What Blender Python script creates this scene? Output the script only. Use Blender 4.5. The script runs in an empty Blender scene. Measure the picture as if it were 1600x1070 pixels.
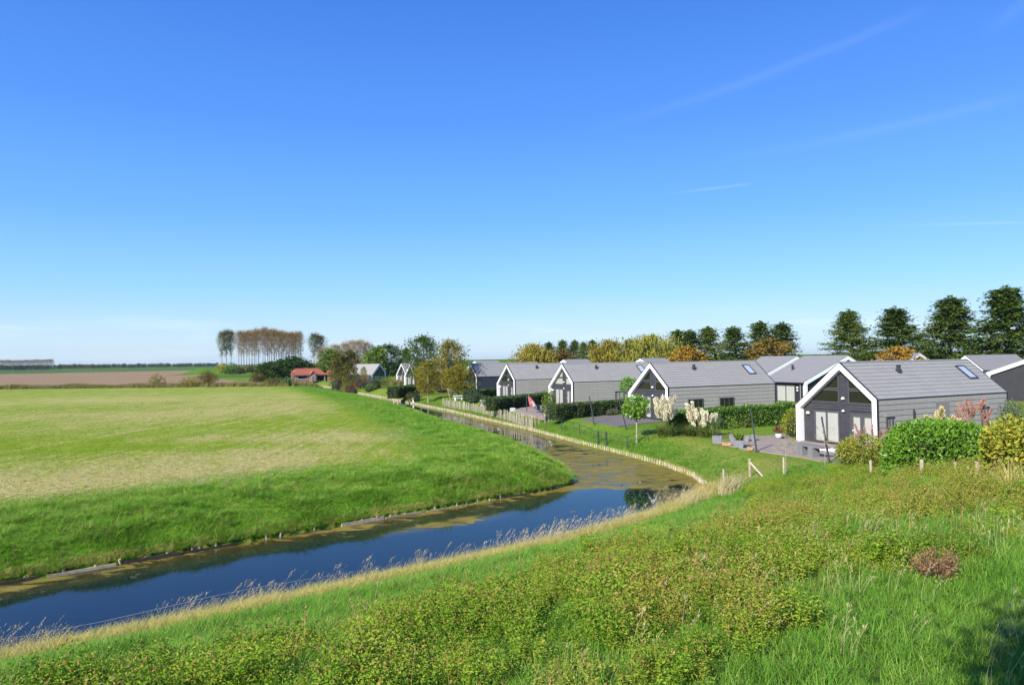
import bpy, math, random
import numpy as np
from mathutils import Vector, Matrix

rng = np.random.default_rng(11)
random.seed(11)
C = bpy.context.scene.collection
SC = bpy.context.scene

# ------------------------------------------------------------------ camera
CAMZ = 6.0
F_PX, PITCH, ROLL = 1109.0, 0.024, -0.016
fw = np.array([0, math.cos(PITCH), math.sin(PITCH)])
r0 = np.array([1.0, 0, 0]); u0 = np.cross(r0, fw)
cr = r0 * math.cos(ROLL) + u0 * math.sin(ROLL)
cu = -r0 * math.sin(ROLL) + u0 * math.cos(ROLL)
cam = bpy.data.cameras.new('camera'); camo = bpy.data.objects.new('camera', cam); C.objects.link(camo)
camo.matrix_world = Matrix(((cr[0], cu[0], -fw[0], 0), (cr[1], cu[1], -fw[1], 0), (cr[2], cu[2], -fw[2], CAMZ), (0, 0, 0, 1)))
cam.sensor_width = 36; cam.lens = 36 * F_PX / 1600
cam.clip_start = 0.1; cam.clip_end = 20000
SC.camera = camo
SC.render.resolution_x = 1024; SC.render.resolution_y = 684

# ------------------------------------------------------------------ sky, sun, exposure
SUN_EL = math.radians(33)
SUN_H = np.array([-0.62, -0.785]); SUN_H = SUN_H / np.linalg.norm(SUN_H)
sun_dir = Vector((SUN_H[0] * math.cos(SUN_EL), SUN_H[1] * math.cos(SUN_EL), math.sin(SUN_EL)))
W = bpy.data.worlds.new('World'); SC.world = W; W.use_nodes = True
nt = W.node_tree; nt.nodes.clear()
def N(tree, typ, **kw):
    n = tree.nodes.new(typ)
    for k, v in kw.items():
        if k in n.inputs: n.inputs[k].default_value = v
        else: setattr(n, k, v)
    return n
out = N(nt, 'ShaderNodeOutputWorld'); bg = N(nt, 'ShaderNodeBackground'); bg.inputs['Strength'].default_value = 0.115
sky = N(nt, 'ShaderNodeTexSky'); sky.sky_type = 'NISHITA'; sky.sun_disc = False
sky.sun_elevation = SUN_EL; sky.sun_rotation = math.atan2(SUN_H[0], SUN_H[1])
sky.altitude = 0; sky.air_density = 1.0; sky.dust_density = 0.35; sky.ozone_density = 2.4
geo = N(nt, 'ShaderNodeTexCoord'); sep = N(nt, 'ShaderNodeSeparateXYZ')
nt.links.new(geo.outputs['Generated'], sep.inputs[0])
ramp = N(nt, 'ShaderNodeValToRGB')
nt.links.new(sep.outputs['Z'], ramp.inputs[0])
EXPO = 0.70
# clear autumn sky: pale at the horizon, deep blue above (display-linear values brought back to radiance)
SKY_TINT = [(0.0, (.66, .80, .92)), (.03, (.66, .825, .945)), (.096, (.365, .705, 1.0)), (.19, (.185, .505, 1.02)), (.31, (.104, .345, 1.0)), (.447, (.062, .245, .85)), (1.0, (.05, .19, .68))]
cr_ = ramp.color_ramp
while len(cr_.elements) < len(SKY_TINT): cr_.elements.new(0.5)
kk_ = 1 / (2 ** EXPO * .115)
for e, (p, c) in zip(cr_.elements, SKY_TINT): e.position = p; e.color = (c[0] * kk_, c[1] * kk_, c[2] * kk_, 1)
tint = N(nt, 'ShaderNodeMix', data_type='RGBA', blend_type='MULTIPLY'); tint.inputs[0].default_value = 1
nt.links.new(sky.outputs[0], tint.inputs[6]); tint.inputs[7].default_value = (.55, .85, 1.35, 1)
mul = N(nt, 'ShaderNodeMix', data_type='RGBA'); mul.inputs[0].default_value = .82
nt.links.new(tint.outputs[2], mul.inputs[6]); nt.links.new(ramp.outputs[0], mul.inputs[7])
# faint cirrus and a few contrails, laid out by direction on the sky dome
azim = N(nt, 'ShaderNodeMath', operation='ARCTAN2'); nt.links.new(sep.outputs['X'], azim.inputs[0]); nt.links.new(sep.outputs['Y'], azim.inputs[1])
elev = N(nt, 'ShaderNodeMath', operation='ARCSINE'); nt.links.new(sep.outputs['Z'], elev.inputs[0])
comb = N(nt, 'ShaderNodeCombineXYZ'); nt.links.new(azim.outputs[0], comb.inputs[0]); nt.links.new(elev.outputs[0], comb.inputs[1])
def mth(tree, op, a, b=None, c=None, clamp=False):
    n = tree.nodes.new('ShaderNodeMath'); n.operation = op; n.use_clamp = clamp
    for i, v in enumerate((a, b, c)):
        if v is None: continue
        if isinstance(v, (int, float)): n.inputs[i].default_value = v
        else: tree.links.new(v, n.inputs[i])
    return n.outputs[0]
def px_dir(x, y):
    d = fw + cr * (x - 800) / F_PX - cu * (y - 535) / F_PX
    d = d / np.linalg.norm(d)
    return math.atan2(d[0], d[1]), math.asin(d[2])
cnoise = N(nt, 'ShaderNodeTexNoise', Scale=14.0, Detail=5.0); nt.links.new(comb.outputs[0], cnoise.inputs['Vector'])
total = None
for (x0, y0, x1, y1, wid, amp) in [(1475, 0, 870, 222, .006, .028), (1640, 140, 1090, 255, .006, .026), (1620, -10, 1530, 60, .007, .022), (1180, 286, 1035, 304, .0013, .075), (1620, 347, 1380, 352, .0013, .07)]:
    a0, e0 = px_dir(x0, y0); a1, e1 = px_dir(x1, y1)
    L = math.hypot(a1 - a0, e1 - e0); ux, uy = (a1 - a0) / L, (e1 - e0) / L
    du = mth(nt, 'SUBTRACT', azim.outputs[0], a0); dv = mth(nt, 'SUBTRACT', elev.outputs[0], e0)
    t = mth(nt, 'ADD', mth(nt, 'MULTIPLY', du, ux), mth(nt, 'MULTIPLY', dv, uy))
    s = mth(nt, 'ADD', mth(nt, 'MULTIPLY', du, -uy), mth(nt, 'MULTIPLY', dv, ux))
    s = mth(nt, 'ADD', s, mth(nt, 'MULTIPLY', mth(nt, 'SUBTRACT', cnoise.outputs['Fac'], 0.5), wid * 1.5))
    q = mth(nt, 'DIVIDE', s, wid); q = mth(nt, 'MULTIPLY', q, q)
    band = mth(nt, 'POWER', 2.718, mth(nt, 'MULTIPLY', q, -1.0))
    ends = mth(nt, 'MULTIPLY', mth(nt, 'DIVIDE', t, L * .15, clamp=True), mth(nt, 'DIVIDE', mth(nt, 'SUBTRACT', L, t), L * .5, clamp=True))
    v = mth(nt, 'MULTIPLY', mth(nt, 'MULTIPLY', band, ends), amp)
    total = v if total is None else mth(nt, 'ADD', total, v)
cm = N(nt, 'ShaderNodeMapping'); cm.inputs['Scale'].default_value = (2.2, 16, 1); cm.inputs['Rotation'].default_value = (0, 0, .05)
nt.links.new(comb.outputs[0], cm.inputs[0])
cn2 = N(nt, 'ShaderNodeTexNoise', Scale=2.2, Detail=6.0, Roughness=.6); nt.links.new(cm.outputs[0], cn2.inputs['Vector'])
wisp = mth(nt, 'MULTIPLY', mth(nt, 'SUBTRACT', cn2.outputs['Fac'], .52), 1.6, clamp=True)
low = mth(nt, 'SUBTRACT', 1.0, mth(nt, 'DIVIDE', mth(nt, 'ABSOLUTE', mth(nt, 'SUBTRACT', elev.outputs[0], .035)), .045), clamp=True)
wisp = mth(nt, 'MULTIPLY', mth(nt, 'MULTIPLY', wisp, low), .6)
total = mth(nt, 'ADD', total, wisp, clamp=True)
cmix = N(nt, 'ShaderNodeMix', data_type='RGBA'); nt.links.new(total, cmix.inputs[0]); nt.links.new(mul.outputs[2], cmix.inputs[6])
cmix.inputs[7].default_value = (7.6, 7.8, 8.2, 1)
nt.links.new(cmix.outputs[2], bg.inputs['Color']); nt.links.new(bg.outputs[0], out.inputs[0])

sl = bpy.data.lights.new('sun', 'SUN'); sl.energy = 5.0; sl.angle = math.radians(.53); sl.color = (1.0, .945, .86)
so = bpy.data.objects.new('sun', sl); C.objects.link(so); so.rotation_euler = sun_dir.to_track_quat('Z', 'Y').to_euler()
SC.view_settings.view_transform = 'Standard'; SC.view_settings.look = 'None'
SC.view_settings.gamma = 1; SC.view_settings.use_curve_mapping = False
SC.view_settings.exposure = EXPO
SC.render.engine = 'CYCLES'

# ------------------------------------------------------------------ helpers
def at(x, y, z=0.0):
    """point of the world plane at height z seen at photo pixel x, y"""
    d = fw + cr * (x - 800) / F_PX - cu * (y - 535) / F_PX
    t = (z - CAMZ) / d[2]
    return np.array([0, 0, CAMZ]) + d * t
def along(x, dist, y=562):
    d = fw + cr * (x - 800) / F_PX - cu * (y - 535) / F_PX
    h = d[:2] / np.linalg.norm(d[:2])
    return h * dist

def tag(o, label=None, cat=None, group=None, kind=None):
    if label: o['label'] = label
    if cat: o['category'] = cat
    if group: o['group'] = group
    if kind: o['kind'] = kind
    return o
def thing(name, label, cat, loc=(0, 0, 0), rz=0.0, group=None, scale=1.0):
    o = bpy.data.objects.new(name, None); C.objects.link(o); o.empty_display_size = .2
    o.location = loc; o.rotation_euler = (0, 0, rz); o.scale = (scale,) * 3 if isinstance(scale, (int, float)) else scale
    return tag(o, label, cat, group)
def obj(name, me, parent=None):
    o = bpy.data.objects.new(name, me); C.objects.link(o)
    if parent is not None: o.parent = parent
    return o
def dup(root, loc, rz=0.0, scale=1.0, label=None, group=None, skip=()):
    r = root.copy(); C.objects.link(r)
    r.location = loc; r.rotation_euler = (0, 0, rz); r.scale = (scale,) * 3 if isinstance(scale, (int, float)) else scale
    if label: r['label'] = label
    if group: r['group'] = group
    for ch in list(root.children):
        if ch.name.split('.')[0] in skip: continue
        c = ch.copy(); C.objects.link(c); c.parent = r
        for g in list(ch.children):
            d = g.copy(); C.objects.link(d); d.parent = c
    return r

class MB:
    def __init__(s): s.v = []; s.f = []
    def add(s, v, f):
        o = len(s.v); s.v += [tuple(map(float, p)) for p in v]; s.f += [tuple(i + o for i in q) for q in f]; return s
    def box(s, c, size, rz=0.0, rx=0.0, ry=0.0):
        hx, hy, hz = size[0] / 2, size[1] / 2, size[2] / 2
        M = Matrix.Rotation(rz, 3, 'Z') @ Matrix.Rotation(ry, 3, 'Y') @ Matrix.Rotation(rx, 3, 'X')
        v = [Vector(c) + M @ Vector((a * hx, b * hy, d * hz)) for d in (-1, 1) for a, b in ((-1, -1), (1, -1), (1, 1), (-1, 1))]
        return s.add(v, [(3, 2, 1, 0), (4, 5, 6, 7), (0, 1, 5, 4), (1, 2, 6, 5), (2, 3, 7, 6), (3, 0, 4, 7)])
    def rect(s, x0, x1, y0, y1, z0, z1): return s.box(((x0 + x1) / 2, (y0 + y1) / 2, (z0 + z1) / 2), (abs(x1 - x0), abs(y1 - y0), abs(z1 - z0)))
    def prism(s, poly, a, b, axis='y'):
        """polygon (x, z) carried from y=a to y=b, or (x, y) from z=a to z=b"""
        n = len(poly); mk = (lambda p, h: (p[0], h, p[1])) if axis == 'y' else (lambda p, h: (p[0], p[1], h))
        v = [mk(p, a) for p in poly] + [mk(p, b) for p in poly]
        return s.add(v, [tuple(range(n)), tuple(range(2 * n - 1, n - 1, -1))] + [(i, i + n, (i + 1) % n + n, (i + 1) % n) for i in range(n)])
    def ring(s, po, pi, a, b):
        n = len(po)
        for i in range(n):
            j = (i + 1) % n
            s.prism([po[i], po[j], pi[j], pi[i]], a, b)
        return s
    def tube(s, path, rad, n=6, cap=True):
        path = [Vector(p) for p in path]
        if isinstance(rad, (int, float)): rad = [rad] * len(path)
        o = len(s.v); rings = []
        up = Vector((0, 0, 1))
        for i, p in enumerate(path):
            t = (path[min(i + 1, len(path) - 1)] - path[max(i - 1, 0)]).normalized()
            a = t.cross(up if abs(t.z) < .9 else Vector((1, 0, 0))).normalized(); b = t.cross(a)
            for k in range(n):
                ph = 2 * math.pi * k / n
                s.v.append(tuple(p + (a * math.cos(ph) + b * math.sin(ph)) * rad[i]))
        for i in range(len(path) - 1):
            for k in range(n):
                s.f.append((o + i * n + k, o + i * n + (k + 1) % n, o + (i + 1) * n + (k + 1) % n, o + (i + 1) * n + k))
        if cap:
            s.f.append(tuple(o + k for k in range(n))[::-1]); e = o + (len(path) - 1) * n
            s.f.append(tuple(e + k for k in range(n)))
        return s
    def lathe(s, prof, n=12, c=(0, 0, 0)):
        o = len(s.v)
        for r, z in prof:
            for k in range(n): s.v.append((c[0] + r * math.cos(2 * math.pi * k / n), c[1] + r * math.sin(2 * math.pi * k / n), c[2] + z))
        for i in range(len(prof) - 1):
            for k in range(n): s.f.append((o + i * n + k, o + i * n + (k + 1) % n, o + (i + 1) * n + (k + 1) % n, o + (i + 1) * n + k))
        s.f.append(tuple(o + k for k in range(n))[::-1]); e = o + (len(prof) - 1) * n; s.f.append(tuple(e + k for k in range(n)))
        return s
    def mesh(s, name, mat, smooth=False):
        me = bpy.data.meshes.new(name); me.from_pydata(s.v, [], s.f)
        if isinstance(mat, (list, tuple)):
            for m in mat: me.materials.append(m)
        else: me.materials.append(mat)
        if smooth: me.polygons.foreach_set('use_smooth', [True] * len(me.polygons))
        me.update(); return me
    def build(s, name, mat, parent=None, smooth=False): return obj(name, s.mesh(name, mat, smooth), parent)

def mesh_np(name, V, Q, mat, smooth=False, attrs=None):
    """V (n,3), Q (m,4) quads, numpy"""
    me = bpy.data.meshes.new(name); V = np.ascontiguousarray(V, dtype=np.float32); Q = np.ascontiguousarray(Q, dtype=np.int32)
    me.vertices.add(len(V)); me.vertices.foreach_set('co', V.ravel())
    k = Q.shape[1]
    me.loops.add(Q.size); me.loops.foreach_set('vertex_index', Q.ravel())
    me.polygons.add(len(Q)); me.polygons.foreach_set('loop_start', np.arange(0, Q.size, k, dtype=np.int32)); me.polygons.foreach_set('loop_total', np.full(len(Q), k, dtype=np.int32))
    if smooth: me.polygons.foreach_set('use_smooth', np.ones(len(Q), dtype=bool))
    if attrs:
        for n_, a in attrs.items():
            at_ = me.attributes.new(n_, 'FLOAT', 'POINT'); at_.data.foreach_set('value', np.ascontiguousarray(a, dtype=np.float32))
    if isinstance(mat, (list, tuple)):
        for m in mat: me.materials.append(m)
    elif mat: me.materials.append(mat)
    me.update(calc_edges=True); me.validate(); return me

def nrm(a): return a / np.maximum(np.linalg.norm(a, axis=-1, keepdims=True), 1e-9)
def leaves(P, A, length, width, r=None):
    """kite shaped leaves at P (n,3) pointing along A (n,3); returns V, Q"""
    r = r or rng
    n = len(P); A = nrm(A)
    S = nrm(np.cross(A, r.normal(size=(n, 3)))); Nn = np.cross(A, S)
    l = (length * (0.65 + .7 * r.random(n)))[:, None]; w = (width * (0.65 + .7 * r.random(n)))[:, None]
    fold = Nn * w * .18
    V = np.stack([P, P + A * l * .45 + S * w * .5 + fold, P + A * l, P + A * l * .45 - S * w * .5 + fold], 1).reshape(-1, 3)
    return V, np.arange(4 * n).reshape(-1, 4)
def join(parts):
    V = []; Q = []; o = 0
    for v, q in parts: V.append(v); Q.append(q + o); o += len(v)
    return np.concatenate(V), np.concatenate(Q)

# ------------------------------------------------------------------ materials
def newmat(name):
    m = bpy.data.materials.new(name); m.use_nodes = True; m.node_tree.nodes.clear(); return m, m.node_tree
def link(t, a, b): t.links.new(a, b)
def principled(t, **kw):
    p = t.nodes.new('ShaderNodeBsdfPrincipled'); o = t.nodes.new('ShaderNodeOutputMaterial'); link(t, p.outputs[0], o.inputs[0])
    for k, v in kw.items(): p.inputs[k].default_value = v
    return p, o
def noise(t, scale, detail=4, rough=.55, vec=None, dist=0.0):
    n = t.nodes.new('ShaderNodeTexNoise'); n.inputs['Scale'].default_value = scale; n.inputs['Detail'].default_value = detail
    n.inputs['Roughness'].default_value = rough; n.inputs['Distortion'].default_value = dist
    if vec is not None: link(t, vec, n.inputs['Vector'])
    return n.outputs['Fac']
def rampn(t, fac, stops):
    r = t.nodes.new('ShaderNodeValToRGB')
    while len(r.color_ramp.elements) < len(stops): r.color_ramp.elements.new(.5)
    for e, (p, c) in zip(r.color_ramp.elements, stops): e.position = p; e.color = (*c, 1)
    link(t, fac, r.inputs[0]); return r.outputs[0]
def mixc(t, fac, a, b, mode='MIX'):
    m = t.nodes.new('ShaderNodeMix'); m.data_type = 'RGBA'; m.blend_type = mode
    for i, v in ((0, fac), (6, a), (7, b)):
        if isinstance(v, (int, float)): m.inputs[i].default_value = v
        elif isinstance(v, tuple): m.inputs[i].default_value = (*v, 1)
        else: link(t, v, m.inputs[i])
    return m.outputs[2]
def gpos(t): return t.nodes.new('ShaderNodeNewGeometry').outputs['Position']
def attr(t, name, typ='GEOMETRY'):
    a = t.nodes.new('ShaderNodeAttribute'); a.attribute_name = name; a.attribute_type = typ; return a.outputs['Fac']
def mapped(t, vec, scale=(1, 1, 1), rot=(0, 0, 0)):
    m = t.nodes.new('ShaderNodeMapping'); m.inputs['Scale'].default_value = scale; m.inputs['Rotation'].default_value = rot
    link(t, vec, m.inputs[0]); return m.outputs[0]
def bump(t, h, strength, dist, p):
    b = t.nodes.new('ShaderNodeBump'); b.inputs['Strength'].default_value = strength; b.inputs['Distance'].default_value = dist
    link(t, h, b.inputs['Height']); link(t, b.outputs[0], p.inputs['Normal'])

def plain(name, col, rough=.6, var=.15, scale=3.0, metallic=0.0, spec=.4, bumpd=0.0, island=0.0):
    m, t = newmat(name); p, o = principled(t, Roughness=rough, Metallic=metallic)
    p.inputs['Specular IOR Level'].default_value = spec
    tc = t.nodes.new('ShaderNodeTexCoord').outputs['Object']
    n = noise(t, scale, 5, .6, tc)
    lo = tuple(c * (1 - var) for c in col); hi = tuple(min(1, c * (1 + var)) for c in col)
    c = rampn(t, n, [(.3, lo), (.7, hi)])
    if island:
        g = t.nodes.new('ShaderNodeNewGeometry'); oi = t.nodes.new('ShaderNodeObjectInfo')
        rr = mth(t, 'ADD', g.outputs['Random Per Island'], oi.outputs['Random']); rr = mth(t, 'FRACT', rr)
        c = mixc(t, 1.0, c, rampn(t, rr, [(0, (1 - island,) * 3), (1, (1 + island,) * 3)]), 'MULTIPLY')
    link(t, c, p.inputs['Base Color'])
    if bumpd: bump(t, noise(t, scale * 8, 4, .6, tc), .5, bumpd, p)
    return m
def foliage(name, cols, trans=.28, rough=.55, patch=0.6, patchcol=None, spec=.06, inst=False):
    """leaf material: colour differs leaf by leaf, clump by clump and plant by plant"""
    m, t = newmat(name); p, o = principled(t, Roughness=rough); p.inputs['Specular IOR Level'].default_value = spec
    g = t.nodes.new('ShaderNodeNewGeometry'); oi = t.nodes.new('ShaderNodeObjectInfo')
    tc = t.nodes.new('ShaderNodeTexCoord').outputs['Object']
    src = oi.outputs['Location'] if inst else tc
    n = noise(t, patch, 3, .6, src)
    r1 = g.outputs['Random Per Island']
    f = mth(t, 'ADD', mth(t, 'MULTIPLY', r1, .5), mth(t, 'MULTIPLY', mth(t, 'SUBTRACT', n, .25), 1.0))
    f = mth(t, 'SUBTRACT', mth(t, 'ADD', f, mth(t, 'MULTIPLY', oi.outputs['Random'], .3)), .15, clamp=True)
    k = len(cols)
    c = rampn(t, f, [(.15 + .7 * i / max(1, k - 1), cols[i]) for i in range(k)])
    link(t, c, p.inputs['Base Color'])
    trans = trans * .5
    if trans:
        tr = t.nodes.new('ShaderNodeBsdfTranslucent'); link(t, mixc(t, 1.0, c, (1.25, 1.2, .55), 'MULTIPLY'), tr.inputs[0])
        mx = t.nodes.new('ShaderNodeMixShader'); mx.inputs[0].default_value = trans
        link(t, p.outputs[0], mx.inputs[1]); link(t, tr.outputs[0], mx.inputs[2]); link(t, mx.outputs[0], o.inputs[0])
    return m

M = {}
M['white'] = plain('white_paint', (.8, .8, .79), .45, .03)
M['charcoal'] = plain('charcoal_cladding', (.044, .042, .047), .55, .2, 2.0)
M['black'] = plain('black_cladding', (.022, .022, .028), .6, .2, 2.0)
M['navy'] = plain('navy_cladding', (.03, .035, .05), .5, .2)
M['trim'] = plain('dark_metal_trim', (.03, .03, .034), .4, .1, spec=.5)
M['frame'] = plain('grey_window_frame', (.075, .074, .08), .4, .1)
M['shingle'] = plain('fibre_cement_shingle', (.272, .26, .235), .62, .06, 2.5, island=.03, bumpd=.003)
M['wallshingle'] = plain('fibre_cement_wall_shingle', (.305, .288, .258), .65, .06, 2.5, island=.035, bumpd=.003)
M['sheet'] = plain('grey_roof_sheet', (.222, .212, .196), .6, .05, 1.5)
M['darkglass'] = plain('window_glass_dark', (.014, .016, .012), .04, .1, spec=.6)
m_, t_ = newmat('window_glass_clear'); o_ = t_.nodes.new('ShaderNodeOutputMaterial'); tr_ = t_.nodes.new('ShaderNodeBsdfTransparent'); gl_ = t_.nodes.new('ShaderNodeBsdfGlossy'); gl_.inputs['Roughness'].default_value = .03
fr_ = t_.nodes.new('ShaderNodeFresnel'); ge_ = t_.nodes.new('ShaderNodeNewGeometry'); link(t_, mth(t_, 'ADD', 1.5, mth(t_, 'MULTIPLY', ge_.outputs['Backfacing'], 1 / 1.5 - 1.5)), fr_.inputs[0]); mx_ = t_.nodes.new('ShaderNodeMixShader')
link(t_, fr_.outputs[0], mx_.inputs[0]); link(t_, tr_.outputs[0], mx_.inputs[1]); link(t_, gl_.outputs[0], mx_.inputs[2]); link(t_, mx_.outputs[0], o_.inputs[0]); M['glass'] = m_
M['curtain'] = plain('off_white_curtain', (.40, .40, .37), .9, .05)
M['concrete'] = plain('grey_concrete', (.17, .17, .17), .8, .15, 6, bumpd=.004)
M['pale'] = plain('split_chestnut_pale', (.42, .36, .27), .85, .25, 5, island=.3)
M['pile'] = plain('timber_pile', (.40, .34, .23), .85, .25, 6, island=.25)
M['oldwood'] = plain('weathered_wood', (.42, .35, .25), .9, .3, 5, island=.25, bumpd=.004)
M['mast'] = plain('anthracite_metal', (.045, .05, .06), .45, .1)
M['zinc'] = plain('zinc_pot', (.2, .205, .22), .6, .15, 5)
M['terracotta'] = plain('terracotta', (.42, .24, .15), .8, .15, 5)
M['whitepot'] = plain('pale_stone_pot', (.5, .51, .53), .6, .08, 5)
M['bark'] = plain('brown_bark', (.11, .085, .06), .9, .3, 4, bumpd=.01)
M['palebark'] = plain('pale_bark', (.32, .28, .21), .9, .25, 4, bumpd=.01)
M['poplarbark'] = plain('poplar_bark', (.19, .17, .14), .9, .25, 3)
M['brick'] = plain('pink_brick', (.28, .17, .13), .85, .15, 6)
M['redtile'] = plain('orange_roof_tile', (.30, .09, .048), .75, .12, 1.5, island=.12)
M['red'] = plain('red_white_fabric', (.38, .1, .11), .8, .2, 4)
M['soil'] = plain('dark_soil', (.05, .04, .03), .95, .3, 6)
M['lightblock'] = plain('light_block_dark', (.02, .024, .012), .95, .3, 4)  # dark filler for cores added inside foliage to block light
# ------------------------------------------------------------------ terrain
DN = np.array([-0.5865, 0.80995]); DT = np.array([0.80995, 0.5865])     # across / along the dyke
WATER = -1.3
NEAR = np.array([(-60.8, -17.7), (-28.8, 5.5), (-12.7, 17.2), (-7.1, 21.2), (1.1, 27.3), (4.7, 30.7), (7.5, 34.0), (9.6, 37.4), (10.7, 40.2)], float)
RIGHT = np.array([(10.7, 40.2), (10.9, 43.2), (10.1, 47.8), (8.6, 52.7), (5.4, 61.8), (1.7, 73.3), (-3.4, 86.6), (-9.4, 103), (-16.3, 119.4), (-25.7, 141.9), (-35.6, 164.5), (-54.5, 209.8), (-70.9, 237.8), (-95, 262)], float)
FIELD = np.array([(-100, 258), (-78, 236), (-59.5, 206), (-40.8, 166.5), (-30.5, 142), (-21.9, 120.8), (-13.2, 98), (-6.2, 75.8), (-1.3, 63.4), (1.8, 53.8), (3.2, 47.1), (3.6, 43.3), (3.2, 41.3), (2.0, 39.7), (-.1, 38.1), (-3.3, 35.4), (-7.1, 32.3), (-10.7, 29.4), (-17.3, 24.0), (-32, 12.6), (-66, -12)], float)
CANAL = np.concatenate([NEAR, RIGHT[1:], FIELD])

def pdist(x, y, poly):
    d = np.full(x.shape, 1e9)
    for a, b in zip(poly[:-1], poly[1:]):
        ab = b - a; t = np.clip(((x - a[0]) * ab[0] + (y - a[1]) * ab[1]) / (ab @ ab), 0, 1)
        d = np.minimum(d, np.hypot(x - a[0] - t * ab[0], y - a[1] - t * ab[1]))
    return d
def inside(x, y, poly):
    c = np.zeros(x.shape, bool); n = len(poly)
    for i in range(n):
        a = poly[i]; b = poly[(i + 1) % n]
        if a[1] == b[1]: continue
        k = ((a[1] > y) != (b[1] > y)) & (x < (b[0] - a[0]) * (y - a[1]) / (b[1] - a[1]) + a[0]); c ^= k
    return c
def vnoise(x, y, s, seed=0):
    x = x / s + seed * 17.3; y = y / s + seed * 9.1
    xi = np.floor(x); yi = np.floor(y); fx = x - xi; fy = y - yi; fx = fx * fx * (3 - 2 * fx); fy = fy * fy * (3 - 2 * fy)
    h = lambda a, b: np.modf(np.abs(np.sin(a * 127.1 + b * 311.7 + seed * 3.3) * 43758.5453))[0]
    return (h(xi, yi) * (1 - fx) + h(xi + 1, yi) * fx) * (1 - fy) + (h(xi, yi + 1) * (1 - fx) + h(xi + 1, yi + 1) * fx) * fy
def fbm(x, y, s, seed=0, o=4):
    v = 0; a = .5
    for i in range(o): v = v + a * vnoise(x, y, s / 2 ** i, seed + i); a *= .5
    return v / (1 - .5 ** o)
def sstep(a, b, x): t = np.clip((x - a) / (b - a), 0, 1); return t * t * (3 - 2 * t)
TOE = 17.5
MOUND = np.array([along(338, 470), along(520, 440)])
DYKE = np.array([(-48, 470), (60, 440), (700, 440)], float)
def terrain(x, y):
    """height and the zone masks of the ground at (x, y)"""
    x = np.asarray(x, float); y = np.asarray(y, float)
    d = x * DN[0] + y * DN[1]
    dd = np.clip(d, 0, None)
    base = 4.4 * np.clip(1 - dd / TOE, 0, 1)
    base = np.where(np.abs(d - TOE) < 3, 4.4 / TOE * (TOE + 3 - d) ** 2 / 12, base)
    base = base + (fbm(x, y, 1.7, 3, 3) - .5) * .42 * sstep(22, 16, d) + (fbm(x, y, 7, 5, 2) - .5) * .25 * sstep(20, 14, d) * sstep(1, 4, d)
    r = np.hypot(x, y)
    dn_, dr_, df_ = pdist(x, y, NEAR), pdist(x, y, RIGHT), pdist(x, y, FIELD)
    ins = inside(x, y, CANAL)
    bank_n = WATER + .12 + .30 * dn_
    bank_r = WATER + .30 + .30 * dr_
    bank_f = WATER + .20 + np.where(df_ < 1.5, df_ * .52, .78 + (df_ - 1.5) * .13) + (fbm(x, y, 1.1, 8, 3) - .5) * .34 * sstep(.3, 1.5, df_) * sstep(11, 6, df_)
    z = np.minimum(np.minimum(base, bank_n), np.minimum(bank_r, np.maximum(bank_f, -9)))
    z = np.where((df_ < dn_) & (df_ < dr_), np.minimum(z, bank_f), z)
    # lawns and field roll a little
    z = z + np.where(d > 24, (fbm(x, y, 16, 6, 2) - .5) * .12, 0) * sstep(3, 9, np.minimum(dr_, df_))
    dep = np.minimum(np.minimum(dn_, dr_), df_)
    z = np.where(ins, WATER - .05 - np.minimum(.8, dep * 1.2), z)
    z = z + 3.9 * sstep(24, 8, pdist(x, y, MOUND)) + 6.25 * sstep(34, 5, pdist(x, y, DYKE))
    return z, d, ins, dn_, dr_, df_
def H(x, y): return float(terrain(np.array([x]), np.array([y]))[0][0])
def ground_at(px, py):
    """point on the terrain seen at photo pixel (px, py)"""
    z = 0.0
    for _ in range(12):
        p = at(px, py, z); z = .5 * z + .5 * H(p[0], p[1])
    p = at(px, py, z); p[2] = H(p[0], p[1]); return p

az = np.concatenate([np.arange(-180, -44, 3.0), np.arange(-44, 44, 0.155), np.arange(44, 180.1, 3.0)]) * math.pi / 180
rr = [0.4, 1.2, 2.0]
while rr[-1] < 7000:
    q = rr[-1]; rr.append(q * (1.012 if q < 25 else 1.0085 if q < 75 else 1.011 if q < 260 else 1.02 if q < 520 else 1.12))
rr = np.array(rr)
A_, R_ = np.meshgrid(az, rr); X_ = (np.sin(A_) * R_); Y_ = (np.cos(A_) * R_)
Z_, D_, INS, DNR, DRT, DFD = terrain(X_, Y_)
nr, na = X_.shape
idx = np.arange(nr * na).reshape(nr, na)
quads = np.stack([idx[:-1, :-1], idx[:-1, 1:], idx[1:, 1:], idx[1:, :-1]], -1).reshape(-1, 4)
fcx = X_.ravel()[quads].mean(1); fcy = Y_.ravel()[quads].mean(1); fd = D_.ravel()[quads].mean(1); fins = INS.ravel()[quads]
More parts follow.
